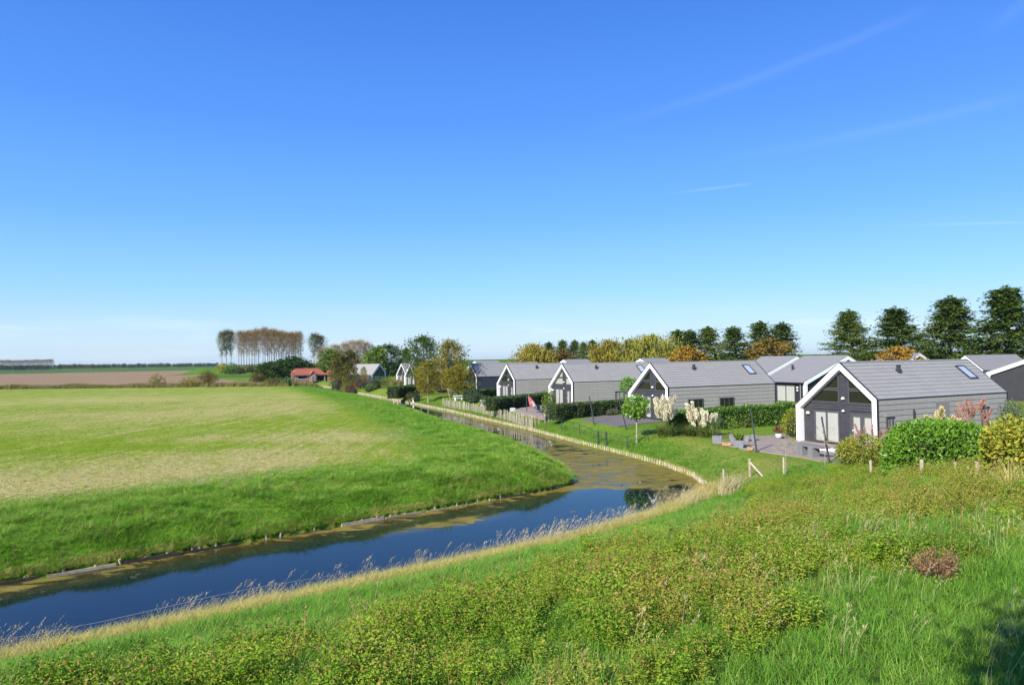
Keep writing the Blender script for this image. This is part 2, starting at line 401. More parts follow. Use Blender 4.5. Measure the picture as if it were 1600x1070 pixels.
# field outline: left of the canal's far bank, up to the reed ditch
FL, FR = at(0, 608)[:2], at(450, 603)[:2]
FDIR = (FR - FL) / np.linalg.norm(FR - FL); FNRM = np.array([-FDIR[1], FDIR[0]])
def ditch(x, y): return (x - FL[0]) * FNRM[0] + (y - FL[1]) * FNRM[1]
LEFTPOLY = np.concatenate([FIELD, [(-2000, -400), (-9000, 3000), (-9000, 9000), (-900, 9000)], [(-330, 900), (-150, 330)]])
left = inside(fcx, fcy, LEFTPOLY)
canal_f = fins.all(1)
dit = ditch(fcx, fcy)
fr_ = np.hypot(fcx, fcy)
zone = np.zeros(len(quads), int)                       # 0 dyke slope
zone[(fd > 19.0) & ~left] = 1                          # garden lawn
zone[left & (dit < 0)] = 2                             # crop field
plo = left & (dit >= 0) & (fr_ < 800) & (pdist(fcx, fcy, MOUND) > 26)
zone[left & (dit >= 0)] = 3; zone[plo] = 4
zone[(~left) & (np.hypot(fcx, fcy) > 330)] = 3
zone[canal_f] = 5

def ground_material(name, build):
    m, t = newmat(name); p, o = principled(t, Roughness=.9); p.inputs['Specular IOR Level'].default_value = .03
    build(t, p); return m
def b_slope(t, p):
    P = gpos(t)
    n1 = noise(t, .5, 5, .6, P); n2 = noise(t, 9, 4, .7, P)
    c = rampn(t, n1, [(.3, (.06, .11, .018)), (.55, (.09, .155, .025)), (.75, (.12, .14, .035))])
    c = mixc(t, 1, c, rampn(t, n2, [(.3, (.55, .55, .5)), (.7, (1.2, 1.2, 1.1))]), 'MULTIPLY')
    link(t, c, p.inputs['Base Color']); bump(t, n2, .8, .06, p)
def b_lawn(t, p):
    P = gpos(t)
    n1 = noise(t, .16, 4, .6, P); n2 = noise(t, 5, 6, .75, P); n3 = noise(t, .5, 5, .65, P)
    c = rampn(t, n1, [(.3, (.088, .17, .014)), (.6, (.135, .215, .02)), (.8, (.168, .21, .028))])
    w = mth(t, 'ADD', attr(t, 'worn'), mth(t, 'MULTIPLY', mth(t, 'SUBTRACT', n3, .52), 2.4, clamp=True), clamp=True)
    w = mth(t, 'MULTIPLY', w, mth(t, 'ADD', .4, mth(t, 'MULTIPLY', n2, 1.0)), clamp=True)
    c = mixc(t, w, c, (.23, .2, .055))
    c = mixc(t, 1, c, rampn(t, n2, [(.3, (.72, .75, .6)), (.7, (1.2, 1.18, 1.2))]), 'MULTIPLY')
    link(t, c, p.inputs['Base Color']); bump(t, n2, .7, .05, p)
def b_field(t, p):
    P = gpos(t)
    th = math.atan2(-.36, .93)
    rows = mapped(t, P, (1.5, .05, 1), (0, 0, -.36))           # long thin streaks along the drill rows
    n0 = noise(t, .07, 5, .6, P, .6); n1 = noise(t, 1.0, 4, .6, rows); n2 = noise(t, 3.2, 6, .8, P); n3 = noise(t, .35, 5, .7, P)
    s = attr(t, 'straw')
    f = mth(t, 'ADD', s, mth(t, 'MULTIPLY', mth(t, 'SUBTRACT', n0, .5), .7))
    f = mth(t, 'ADD', f, mth(t, 'MULTIPLY', mth(t, 'SUBTRACT', n1, .5), 2.0))
    f = mth(t, 'ADD', f, mth(t, 'MULTIPLY', mth(t, 'SUBTRACT', n3, .5), 1.1))
    f = mth(t, 'ADD', f, mth(t, 'MULTIPLY', mth(t, 'SUBTRACT', n2, .5), 1.6), clamp=True)
    g = rampn(t, n3, [(.3, (.14, .23, .014)), (.7, (.23, .295, .024))])
    st = rampn(t, n2, [(.3, (.26, .22, .07)), (.5, (.40, .35, .125)), (.7, (.52, .46, .2))])
    fm = rampn(t, f, [(.22, (0, 0, 0)), (.85, (1, 1, 1))])
    c = mixc(t, mth(t, 'MULTIPLY', fm, .92), g, st)
    c = mixc(t, 1, c, rampn(t, n2, [(.35, (.72, .75, .6)), (.65, (1.2, 1.18, 1.2))]), 'MULTIPLY')
    lush = attr(t, 'lush')
    lc = rampn(t, n2, [(.3, (.066, .158, .011)), (.7, (.125, .245, .016))])
    c = mixc(t, lush, c, lc)
    link(t, c, p.inputs['Base Color']); bump(t, n2, .8, .07, p)
def b_green(t, p):
    P = gpos(t); n = noise(t, .006, 4, .6, P)
    c = rampn(t, n, [(.35, (.05, .10, .022)), (.65, (.085, .17, .02))]); link(t, c, p.inputs['Base Color'])
def b_plough(t, p):
    P = gpos(t); rows = mapped(t, P, (.012, .16, 1), (0, 0, .15)); n = noise(t, 1, 5, .65, rows); n2 = noise(t, .5, 5, .75, P)
    c = rampn(t, n, [(.3, (.235, .16, .085)), (.7, (.315, .22, .125))])
    c = mixc(t, 1, c, rampn(t, n2, [(.3, (.8, .8, .8)), (.7, (1.15, 1.15, 1.15))]), 'MULTIPLY')
    link(t, c, p.inputs['Base Color']); bump(t, n2, .8, .15, p)
def b_bed(t, p): p.inputs['Base Color'].default_value = (.03, .028, .016, 1)

# where the crop has given way to straw, and where the bank grass grows lush
xf, yf = X_.ravel(), Y_.ravel()
def straw_at(xf, yf):
  straw = np.full(np.shape(xf), .37)
  for (px, py, ax, ay, amp) in [(120, 755, 15, 5, .55), (0, 770, 12, 4.5, .5), (300, 725, 10, 5, .42), (420, 705, 9, 5, .3), (540, 682, 8, 6, .5), (470, 690, 10, 4, .3), (250, 690, 14, 4, .3), (60, 650, 30, 12, .25), (330, 645, 16, 16, .34), (400, 630, 20, 20, .3), (300, 620, 40, 20, .22), (150, 625, 35, 15, .2)]:
      c = at(px, py)[:2]; e = np.array([.95, .3]); e2 = np.array([-.3, .95])
      q = (((xf - c[0]) * e[0] + (yf - c[1]) * e[1]) / ax) ** 2 + (((xf - c[0]) * e2[0] + (yf - c[1]) * e2[1]) / ay) ** 2
      straw += amp * .82 * np.exp(-q)
  for (px, py, ax, ay, amp) in [(150, 700, 22, 3.5, .3), (330, 695, 10, 3, .35), (60, 690, 14, 4, .2), (200, 640, 20, 8, .2), (480, 650, 10, 14, .15)]:
      c = at(px, py)[:2]; q = ((xf - c[0]) / ax) ** 2 + ((yf - c[1]) / ay) ** 2; straw -= amp * np.exp(-q)
  return straw
straw = straw_at(xf, yf)
lush = sstep(11.5, 7.0, DFD.ravel() + (fbm(xf, yf, 4, 12, 3) - .5) * 4)
straw = np.where(DFD.ravel() < 16, straw * sstep(6, 15, DFD.ravel()), straw)
def worn_at(x, y):
    w = np.zeros(np.shape(x))
    for (px, py, ax, ay, amp) in [(1085, 705, 2.6, 1.3, .7), (1115, 720, 2.0, 1.0, .6), (1060, 697, 2, 1.2, .4), (1150, 735, 2, 1, .3), (720, 645, 5, 3, .5), (760, 640, 5, 3, .5), (640, 615, 7, 5, .5), (655, 622, 5, 4, .4), (470, 594, 20, 8, .3)]:
        c = at(px, py)[:2]; w = w + amp * np.exp(-((x - c[0]) / ax) ** 2 - ((y - c[1]) / ay) ** 2)
    return np.clip(w + .5 * sstep(.55, .75, fbm(x, y, 6, 66, 3)), 0, 1)
worn = worn_at(xf, yf)
V_all = np.stack([xf, yf, Z_.ravel()], 1)
for z_, nm, bf in [(0, 'dyke_slope', b_slope), (1, 'garden_lawn', b_lawn), (2, 'crop_field', b_field), (3, 'green_fields', b_green), (4, 'ploughed_field', b_plough), (5, 'canal_bed', b_bed)]:
    q = quads[zone == z_]; u, inv = np.unique(q, return_inverse=True)
    me = mesh_np(nm, V_all[u], inv.reshape(-1, 4), ground_material(nm, bf), True, dict(straw=straw[u], lush=lush[u], worn=worn[u]))
    tag(obj(nm, me), kind='structure')

# ------------------------------------------------------------------ water
wq = quads[(fins.any(1)) | (np.minimum(np.minimum(DNR, DRT), DFD).ravel()[quads].min(1) < .7) & (fr_ < 330)]
u, inv = np.unique(wq, return_inverse=True)
wx, wy = xf[u], yf[u]; wdn, wdr, wdf = DNR.ravel()[u], DRT.ravel()[u], DFD.ravel()[u]
alg = sstep(39.2, 40.8, wy - .12 * (wx - 5) + (fbm(wx, wy, 2.2, 21, 4) - .5) * 5) * (.30 + .30 * sstep(64, 50, wy)) * sstep(112, 84, wy)
alg += .22 * sstep(3.2, .4, wdf) * sstep(36, 60, wy + 40 - wx) * (wy < 41) + .22 * sstep(1.6, .2, wdf) * (wy < 41)
alg += .28 * sstep(1.5, .3, wdr) * (wy < 110)
c = at(660, 824, WATER)[:2]; alg += .45 * np.exp(-(((wx - c[0]) * DT[0] + (wy - c[1]) * DT[1]) / 2.6) ** 2 - (((wx - c[0]) * DN[0] + (wy - c[1]) * DN[1]) / .55) ** 2)
c = at(730, 812, WATER)[:2]; alg += .4 * np.exp(-(((wx - c[0]) * DT[0] + (wy - c[1]) * DT[1]) / 2.2) ** 2 - (((wx - c[0]) * DN[0] + (wy - c[1]) * DN[1]) / .8) ** 2)
c = at(1080, 772, WATER)[:2]; alg += .5 * np.exp(-(((wx - c[0]) / 1.8) ** 2 + ((wy - c[1]) / 1.6) ** 2))  # algae patch added to mask the cottage reflection in the water
m, t = newmat('canal_water'); p, o = principled(t, Roughness=.025, IOR=1.33); p.inputs['Specular IOR Level'].default_value = .32; P = gpos(t)
st = mapped(t, P, (.8, 1.5, 1), (0, 0, .15))
n1 = noise(t, .75, 8, .68, st, .8); n2 = noise(t, 11, 4, .7, P); n3 = noise(t, .45, 4, .6, P, .4)
f = mth(t, 'ADD', attr(t, 'algae'), mth(t, 'MULTIPLY', mth(t, 'SUBTRACT', n1, .5), 2.2)); f = mth(t, 'ADD', f, mth(t, 'MULTIPLY', mth(t, 'SUBTRACT', n3, .5), .5))
f = mth(t, 'ADD', f, mth(t, 'MULTIPLY', mth(t, 'SUBTRACT', n2, .5), .25))
fm = rampn(t, f, [(.38, (0, 0, 0)), (.54, (1, 1, 1))])
ac = rampn(t, n1, [(.32, (.05, .042, .012)), (.45, (.19, .145, .032)), (.62, (.28, .215, .055)), (.75, (.36, .29, .09))])
ac = mixc(t, mth(t, 'MULTIPLY', n3, .6), ac, (.12, .115, .02))
wc = mixc(t, rampn(t, attr(t, 'algae'), [(.05, (0, 0, 0)), (.4, (1, 1, 1))]), (.006, .012, .02), (.05, .042, .012))
link(t, wc, p.inputs['Base Color'])
df_ = t.nodes.new('ShaderNodeBsdfDiffuse'); link(t, ac, df_.inputs[0]); mxs = t.nodes.new('ShaderNodeMixShader'); link(t, mth(t, 'MULTIPLY', fm, .82), mxs.inputs[0]); link(t, p.outputs[0], mxs.inputs[1]); link(t, df_.outputs[0], mxs.inputs[2]); link(t, mxs.outputs[0], o.inputs[0])
bump(t, mth(t, 'ADD', mth(t, 'MULTIPLY', mth(t, 'MULTIPLY', fm, n2), 1.0), mth(t, 'MULTIPLY', noise(t, 2.2, 2, .5, P), .04)), .25, .02, p)
me = mesh_np('canal_water', np.stack([wx, wy, np.full(wx.shape, WATER)], 1), inv.reshape(-1, 4), m, True, dict(algae=alg))
tag(obj('canal_water', me), kind='structure')

# ------------------------------------------------------------------ scatter of grasses and herbs
def scatter(name, pts, rots, scl, pick, protos, label, cat='grass'):
    """one ground-cover object: instances of small tufts on given points"""
    col = bpy.data.collections.new(name + '_tufts')
    for i, me in enumerate(protos): col.objects.link(bpy.data.objects.new('tuft_%s_%s' % (name, 'abcdefgh'[i]), me))
    me = bpy.data.meshes.new(name); me.vertices.add(len(pts)); me.vertices.foreach_set('co', np.ascontiguousarray(pts, dtype=np.float32).ravel())
    a = me.attributes.new('rot', 'FLOAT_VECTOR', 'POINT'); a.data.foreach_set('vector', np.ascontiguousarray(rots, dtype=np.float32).ravel())
    a = me.attributes.new('scl', 'FLOAT', 'POINT'); a.data.foreach_set('value', np.ascontiguousarray(scl, dtype=np.float32))
    a = me.attributes.new('pick', 'INT', 'POINT'); a.data.foreach_set('value', np.ascontiguousarray(pick, dtype=np.int32))
    o = obj(name, me)
    g = bpy.data.node_groups.new(name, 'GeometryNodeTree')
    g.interface.new_socket('Geometry', in_out='INPUT', socket_type='NodeSocketGeometry'); g.interface.new_socket('Geometry', in_out='OUTPUT', socket_type='NodeSocketGeometry')
    gi = g.nodes.new('NodeGroupInput'); go = g.nodes.new('NodeGroupOutput'); ip = g.nodes.new('GeometryNodeInstanceOnPoints')
    ci = g.nodes.new('GeometryNodeCollectionInfo'); ci.inputs['Collection'].default_value = col; ci.inputs['Separate Children'].default_value = True; ci.inputs['Reset Children'].default_value = True
    def na_(n, typ):
        x = g.nodes.new('GeometryNodeInputNamedAttribute'); x.data_type = typ; x.inputs['Name'].default_value = n; return x.outputs['Attribute']
    L = g.links.new
    L(gi.outputs[0], ip.inputs['Points']); L(ci.outputs[0], ip.inputs['Instance']); ip.inputs['Pick Instance'].default_value = True
    L(na_('pick', 'INT'), ip.inputs['Instance Index']); L(na_('rot', 'FLOAT_VECTOR'), ip.inputs['Rotation']); L(na_('scl', 'FLOAT'), ip.inputs['Scale'])
    L(ip.outputs[0], go.inputs[0])
    md = o.modifiers.new('tufts', 'NODES'); md.node_group = g
    tag(o, label, cat, kind='stuff'); return o

def blade_tuft(r, n, h, rad, wid, bend, mat, name, lean=(0, 0)):
    seg = 3; V = []; Q = []
    for i in range(n):
        a = r.random() * 6.283; rr_ = rad * math.sqrt(r.random()); b = r.random() * 6.283
        hh = h * (.5 + .6 * r.random()); be = bend * (.3 + r.random()); w = wid * (.6 + .8 * r.random())
        dx, dy = math.cos(b), math.sin(b); sx, sy = -dy, dx; tw = r.normal() * .5
        o = len(V)
        for k in range(seg + 1):
            t = k / seg; x = rr_ * math.cos(a) + dx * be * hh * t * t + lean[0] * hh * t * t; y = rr_ * math.sin(a) + dy * be * hh * t * t + lean[1] * hh * t * t
            z = hh * (t - .35 * be * t * t) - .03; ww = w * (1 - t ** 1.6) * .5 + .0008
            V += [(x - sx * ww, y - sy * ww, z), (x + sx * ww, y + sy * ww, z)]
        for k in range(seg): Q.append((o + 2 * k, o + 2 * k + 1, o + 2 * k + 3, o + 2 * k + 2))
    return mesh_np(name, np.array(V), np.array(Q), mat)
def herb(r, n_st, h, leaf, mat, name, heads=None, per=12):
    parts = []; mats = []
    P = []; A = []; rb = .17
    for i in range(n_st):
        a0 = r.random() * 6.283; q0 = rb * math.sqrt(r.random()); bx, by = q0 * math.cos(a0), q0 * math.sin(a0); a = a0 + r.normal() * .5; tilt = .08 + .3 * r.random(); hh = h * (.55 + .6 * r.random())
        for k in range(per):
            t = .15 + .85 * (k + r.random()) / per
            p = np.array([bx + math.cos(a) * tilt * hh * t, by + math.sin(a) * tilt * hh * t, hh * t * (1 - 1.6 * q0)]) + r.normal(size=3) * .02
            b = r.random() * 6.283; A.append((math.cos(b), math.sin(b), -.1 + .9 * r.random())); P.append(p)
    V, Q = leaves(np.array(P), np.array(A), leaf, leaf * .36, r)
    mi = np.zeros(len(Q), int)
    if heads:
        hp = []; ha = []
        for i in range(heads * 10):
            j = r.integers(0, n_st); k = P[j * per + per - 1]
            hp.append(k + r.normal(size=3) * np.array([.04, .04, .03]) + [0, 0, .03]); ha.append(r.normal(size=3) + [0, 0, .8])
        v2, q2 = leaves(np.array(hp), np.array(ha), .035, .022, r); Q = np.concatenate([Q, q2 + len(V)]); V = np.concatenate([V, v2]); mi = np.concatenate([mi, np.ones(len(q2), int)])
    me = mesh_np(name, V, Q, [mat, M['seedhead']]); me.polygons.foreach_set('material_index', mi.astype(np.int32)); return me
def stalks(r, n, h, mat, name, lean, sz=1.0):
    V = []; Q = []; P = []; A = []
    for i in range(n):
        a = r.random() * 6.283; x0, y0 = .12 * r.normal(), .12 * r.normal(); hh = h * (.6 + .6 * r.random()); lx = lean[0] * (.6 + .8 * r.random()) + .1 * r.normal(); ly = lean[1] * (.6 + .8 * r.random()) + .1 * r.normal()
        o = len(V); sx, sy = math.cos(a), math.sin(a)
        for k in range(4):
            t = k / 3; w = .0026 * (1 - .5 * t)
            q = (x0 + lx * hh * t * t, y0 + ly * hh * t * t, hh * t * (1 - .12 * t)); V += [(q[0] - sx * w, q[1] - sy * w, q[2]), (q[0] + sx * w, q[1] + sy * w, q[2])]
        for k in range(3): Q.append((o + 2 * k, o + 2 * k + 1, o + 2 * k + 3, o + 2 * k + 2))
        for k in range(7):
            t = .8 + .22 * r.random(); P.append((x0 + lx * hh * t * t, y0 + ly * hh * t * t, hh * t * (1 - .12 * t))); A.append((lx + .3 * r.normal(), ly + .3 * r.normal(), .6))
    v2, q2 = leaves(np.array(P), np.array(A), .055, .010, r)
    return mesh_np(name, *join([(np.array(V), np.array(Q)), (v2, q2)]), mat)

M['seedhead'] = foliage('brown_seed_heads', [(0.2, 0.115, 0.035), (0.33, 0.22, 0.075)], .1, .8)
M['grass'] = foliage('bright_grass_blades', [(0.072, 0.18, 0.019), (0.12, 0.272, 0.027), (0.185, 0.33, 0.042), (0.29, 0.34, 0.09)], .38, .5, .55, inst=True)
M['lushgrass'] = foliage('lush_bank_grass', [(0.075, 0.21, 0.016), (0.135, 0.315, 0.022), (0.21, 0.375, 0.04), (0.32, 0.38, 0.09)], .38, .45, .5, inst=True)
M['drygrass'] = foliage('dry_yellow_grass', [(.26, .22, .05), (.40, .34, .09), (.5, .43, .16), (.24, .28, .05)], .3, .7, .7, inst=True)
M['straw'] = foliage('straw_stalks', [(.36, .3, .15), (.5, .42, .24)], .2, .7, inst=True)
M['herbs'] = foliage('weed_leaves', [(0.07, 0.16, 0.014), (0.145, 0.265, 0.02), (0.235, 0.33, 0.03), (0.33, 0.35, 0.055)], .36, .5, .6, inst=True)
M['herbs2'] = foliage('olive_weed_leaves', [(0.1, 0.165, 0.016), (0.195, 0.255, 0.025), (0.3, 0.305, 0.045), (0.37, 0.3, 0.07)], .36, .55, .8, inst=True)
M['reeds'] = foliage('reed_leaves', [(.13, .14, .035), (.23, .2, .06), (.36, .3, .14), (.09, .13, .03)], .25, .6, .08, inst=True)

def visible(x, y, margin=6):
    a = np.degrees(np.arctan2(x, y)); return np.abs(a) < np.minimum(36.5 + 240 / np.maximum(np.hypot(x, y), 1), 85)
def rand_rot(n, r, tilt=.15):
    return np.stack([r.normal(size=n) * tilt, r.normal(size=n) * tilt, r.random(n) * 6.283], 1)
def slope_points(n, dlo, dhi, slo, shi, keep):
    s = rng.uniform(slo, shi, n); d = rng.uniform(dlo, dhi, n)
    x = DT[0] * s + DN[0] * d; y = DT[1] * s + DN[1] * d
    k = visible(x, y) & (y > -1.0); x, y, d, s = x[k], y[k], d[k], s[k]
    k = keep(x, y, d, s); x, y = x[k], y[k]
    z, d2, ins, a, b, c = terrain(x, y); k = ~ins; return np.stack([x, y, z], 1)[k], d2[k]
rg = np.random.default_rng(3)
GT = [blade_tuft(rg, 17, .30, .085, .0085, .95, M['grass'], 'grass_tuft', (.1, .05)) for i in range(4)]
HT = [herb(rg, 18, .50, .044, M['herbs'], 'herb', 1, per=26) for i in range(3)] + [herb(rg, 16, .55, .038, M['herbs2'], 'herb', 2, per=26) for i in range(3)]
DT_ = [blade_tuft(rg, 18, .42, .1, .009, 1.0, M['drygrass'], 'dry_tuft', (.35, -.1)) for i in range(4)]
ST = [stalks(rg, 7, .85, M['straw'], 'stalk', (.35, .12)) for i in range(4)]
LT = [blade_tuft(rg, 18, .36, .13, .012, 1.25, M['lushgrass'], 'lush_tuft', (.25, -.05)) for i in range(4)]
M['cropgrass'] = foliage('crop_regrowth', [(0.125, 0.22, 0.015), (0.195, 0.295, 0.02), (0.28, 0.345, 0.034), (0.38, 0.38, 0.075)], .3, .5, .5, inst=True)
FT = [blade_tuft(rg, 12, .13, .12, .01, .9, M['cropgrass'], 'field_tuft') for i in range(3)]
RT = [blade_tuft(rg, 22, 1.5, .35, .05, .6, M['reeds'], 'reed_tuft', (.15, 0)) for i in range(4)]

def weedmask(x, y, d):
    """1 where the leafy weeds stand, 0 on the grassy parts of the dyke"""
    n = fbm(x, y, 3.2, 31, 3)
    edge = 5.1 + (n - .5) * 3.0
    return sstep(edge - .5, edge + .7, d) * sstep(12.6 + (n - .5) * 3.5, 10.8 + (n - .5) * 3.5, np.where(x > 9, 0, np.where(x > 6, d - (x - 6) * 1.2, d))) 
p1, d1 = slope_points(270000, -3.0, 22.2, -26, 62, lambda x, y, d, s: rng.random(len(x)) < np.clip(12 / np.hypot(x, y), .12, 1) * np.where(weedmask(x, y, d) > .5, .7, 1.0))
k = rng.random(len(p1)) < 1.0; n = len(p1)
scatter('dyke_grass', p1, rand_rot(n, rng), (.5 + .6 * rng.random(n)) * (.7 + .6 * fbm(p1[:, 0], p1[:, 1], 1.4, 33, 3)) * np.where(d1 > 17, .8, 1.0) * np.clip(np.hypot(p1[:, 0], p1[:, 1]) / 14, .8, 1.25), rng.integers(0, 4, n), GT, 'bright green grass covering the dyke slope in the foreground')
p2, d2 = slope_points(58000, 1.5, 20.0, -26, 60, lambda x, y, d, s: (rng.random(len(x)) < np.clip(13 / np.hypot(x, y), .25, 1) * weedmask(x, y, d) * (.03 + 1.2 * sstep(.44, .56, fbm(x, y, .8, 44, 3)) * (.6 + .4 * sstep(.32, .5, fbm(x, y, 4.5, 47, 2))))) & ((d < 18) | (x > 10)))
n = len(p2); clump = fbm(p2[:, 0], p2[:, 1], 5, 52, 3)
scatter('leafy_weeds', p2, rand_rot(n, rng, .12), (.4 + .65 * rng.random(n)) * (.35 + 1.3 * fbm(p2[:, 0], p2[:, 1], .8, 44, 3)), np.where(rng.random(n) < .6 * sstep(.38, .75, clump), rng.integers(3, 6, n), rng.integers(0, 3, n)), HT, 'leafy olive green weeds with brown seed heads on the dyke slope', 'weeds')
p3, d3 = slope_points(150000, 15.2, 25.5, -30, 31, lambda x, y, d, s: rng.random(len(x)) < sstep(3.7, 1.9, pdist(x, y, NEAR) + (fbm(x, y, 2.5, 61, 3) - .5) * 2.0 + np.clip((s - 8) * .09, 0, 1.6)) * np.clip(20 / np.hypot(x, y), .3, 1))
n = len(p3)
scatter('dry_bank_grass', p3, rand_rot(n, rng, .2), .6 + .6 * rng.random(n), rng.integers(0, 4, n), DT_, 'dry yellow grass strip along the near edge of the canal')
p4a, d4 = slope_points(32000, 18.5, 25, -30, 29, lambda x, y, d, s: rng.random(len(x)) < .13 * (pdist(x, y, NEAR) < 2.1) * sstep(.34, .66, fbm(x, y, 1.4, 71, 3)) )
p4b, d4 = slope_points(26000, 0.5, 8, -4, 30, lambda x, y, d, s: (rng.random(len(x)) < .024 * sstep(.3, .66, fbm(x, y, 1.8, 75, 3))) & (x > .5))
p4 = np.concatenate([p4a, p4b]); n = len(p4)
scatter('seed_stalks', p4, np.stack([rng.normal(size=n) * .1, rng.normal(size=n) * .1, rng.normal(size=n) * .35], 1), (.6 + .5 * rng.random(n)) * np.where(np.arange(n) < len(p4a), 1.0, .72), rng.integers(0, 4, n), ST, 'pale dry grass stalks with feathery seed heads')
p9, d9 = slope_points(9000, 3.5, 17.5, -24, 60, lambda x, y, d, s: rng.random(len(x)) < .10 * sstep(.42, .62, fbm(x, y, 4, 95, 3)) * weedmask(x, y, d))
n = len(p9); M['deadstem'] = foliage('dry_brown_weed_stems', [(.2, .11, .04), (.32, .2, .08), (.38, .29, .13)], .1, .8, .6, inst=True)
TS = [stalks(rg, 5, .8, M['deadstem'], 'dock', (.08, .03)) for i in range(4)]
scatter('tall_weed_stems', p9, rand_rot(n, rng, .1), .55 + .5 * rng.random(n), rng.integers(0, 4, n), TS, 'dry brown seeding stems standing among the green weeds', 'weeds')
# the field side bank
def band_points(n, poly, lo, hi, keepp, side=-1):
    seg = rng.integers(0, len(poly) - 1, n); L = np.linalg.norm(np.diff(poly, axis=0), axis=1)
    seg = rng.choice(len(poly) - 1, n, p=L / L.sum()); t = rng.random(n)[:, None]
    p = poly[seg] * (1 - t) + poly[seg + 1] * t; e = (poly[seg + 1] - poly[seg]) / L[seg][:, None]
    off = rng.uniform(lo, hi, n)[:, None]; p = p + np.stack([-e[:, 1], e[:, 0]], 1) * side * off
    k = visible(p[:, 0], p[:, 1]) & keepp(p[:, 0], p[:, 1], off[:, 0]); p = p[k]
    z, d, ins, a, b, c = terrain(p[:, 0], p[:, 1]); k = ~ins; return np.stack([p[:, 0], p[:, 1], z], 1)[k], c[k]
NEARFIELD = FIELD[4:20]
p5, c5 = band_points(330000, NEARFIELD, 0, 9.5, lambda x, y, o: rng.random(len(x)) < np.clip(34 / np.hypot(x, y), .08, 1) ** 1.6 * sstep(10, 6, o + (fbm(x, y, 3, 81, 3) - .5) * 4))
k = pdist(p5[:, 0], p5[:, 1], FIELD) < 9.5; p5 = p5[k]; n = len(p5); cl = fbm(p5[:, 0], p5[:, 1], 1.15, 83, 3)
scatter('bank_grass', p5, rand_rot(n, rng, .3), (.3 + .52 * sstep(.3, .72, cl)) * np.where(rng.random(n) < .05, 1.7, 1.0) * (.7 + .6 * rng.random(n)) * sstep(9.8, 6.5, pdist(p5[:, 0], p5[:, 1], FIELD)).clip(.35, 1), np.where(rng.random(n) < .10 * sstep(.4, .7, fbm(p5[:, 0], p5[:, 1], 5, 84, 3)), rng.integers(4, 8, n), rng.integers(0, 4, n)), LT + DT_, 'lush uncut green grass on the field side bank of the canal')
p6, c6 = band_points(12000, NEARFIELD, -.05, .35, lambda x, y, o: rng.random(len(x)) < np.clip(34 / np.hypot(x, y), .1, 1))
n = len(p6); scatter('bank_edge_grass', p6, rand_rot(n, rng, .5), .3 + .3 * rng.random(n), rng.integers(0, 4, n), DT_, 'short dry grass hanging over the far water edge')
FD = [blade_tuft(rg, 14, .10, .14, .013, 1.2, M['straw'], 'stubble_tuft') for i in range(3)]
xs = rng.uniform(-75, 8, 260000); ys = rng.uniform(22, 120, 260000); rq = np.hypot(xs, ys)
k = visible(xs, ys) & inside(xs, ys, LEFTPOLY) & (rng.random(len(xs)) < np.clip((38 / rq) ** 1.5, .05, 1)); xs, ys = xs[k], ys[k]
zz, d_, in_, a_, b_, c_ = terrain(xs, ys); k = (~in_) & (c_ > 5.0); xs, ys, zz = xs[k], ys[k], zz[k]; n = len(xs)
sv = fbm(xs * .9 + ys * .36, ys * .12, 2.2, 97, 4) * .6 + fbm(xs, ys * 2, 14, 99, 3) * .6
scatter('crop_stubble', np.stack([xs, ys, zz], 1), rand_rot(n, rng, .2), .6 + .8 * rng.random(n), np.where(rng.random(n) < np.clip(.12 + 1.1 * (straw_at(xs, ys) - .3) + 1.6 * (fbm(xs * .93 + ys * .36, (ys * .93 - xs * .36) * .1, 1.0, 97, 3) - .5), 0, .95), rng.integers(3, 6, n), rng.integers(0, 3, n)), FT + FD, 'short green crop regrowth and straw stubble over the field', 'crop')
xs = rng.uniform(-20, 34, 200000); ys = rng.uniform(33, 110, 200000); rq = np.hypot(xs, ys)
k = visible(xs, ys) & (~inside(xs, ys, LEFTPOLY)) & (rng.random(len(xs)) < np.clip((45 / rq) ** 1.6, .05, 1)); xs, ys = xs[k], ys[k]
zz, d_, in_, a_, b_, c_ = terrain(xs, ys); k = (~in_) & (d_ > 18.5); xs, ys, zz = xs[k], ys[k], zz[k]; n = len(xs)
scatter('lawn_grass', np.stack([xs, ys, zz], 1), rand_rot(n, rng, .25), (.28 + .35 * rng.random(n)) * (.6 + .9 * fbm(xs, ys, 3, 98, 3)), np.where(rng.random(n) < .12 + .8 * worn_at(xs, ys), rng.integers(3, 6, n), rng.integers(0, 3, n)), [blade_tuft(rg, 12, .16, .13, .012, .9, M['grass'], 'lawn_tuft') for i in range(3)] + FD, 'short mown lawn grass in the cottage gardens')
# reed ditch at the far end of the field
tt = rng.uniform(-60, 118, 9000); off = rng.normal(size=9000) * 1.6 + 2.0
p7 = FL[None] + FDIR[None] * tt[:, None] + FNRM[None] * off[:, None]
k = visible(p7[:, 0], p7[:, 1], 12); p7 = p7[k]; n = len(p7)
scatter('ditch_reeds', np.stack([p7[:, 0], p7[:, 1], terrain(p7[:, 0], p7[:, 1])[0]], 1), rand_rot(n, rng, .12), (.45 + .75 * fbm(p7[:, 0], p7[:, 1], 6, 91, 3)) * (.7 + .6 * rng.random(n)), rng.integers(0, 4, n), RT, 'tan and green reeds along the ditch at the far end of the field', 'reeds')
# canal side of the gardens
p8, c8 = band_points(30000, RIGHT[:9], .15, 3.4, lambda x, y, o: rng.random(len(x)) < np.clip(48 / np.hypot(x, y), .1, 1) * sstep(3.5, 0.5, o), -1)
n = len(p8); scatter('garden_edge_grass', p8, rand_rot(n, rng, .3), .5 + .5 * rng.random(n), rng.integers(0, 4, n), [blade_tuft(rg, 14, .3, .12, .014, .9, M['grass'], 'edge_tuft') for i in range(4)], 'uncut grass along the timber edge of the gardens')
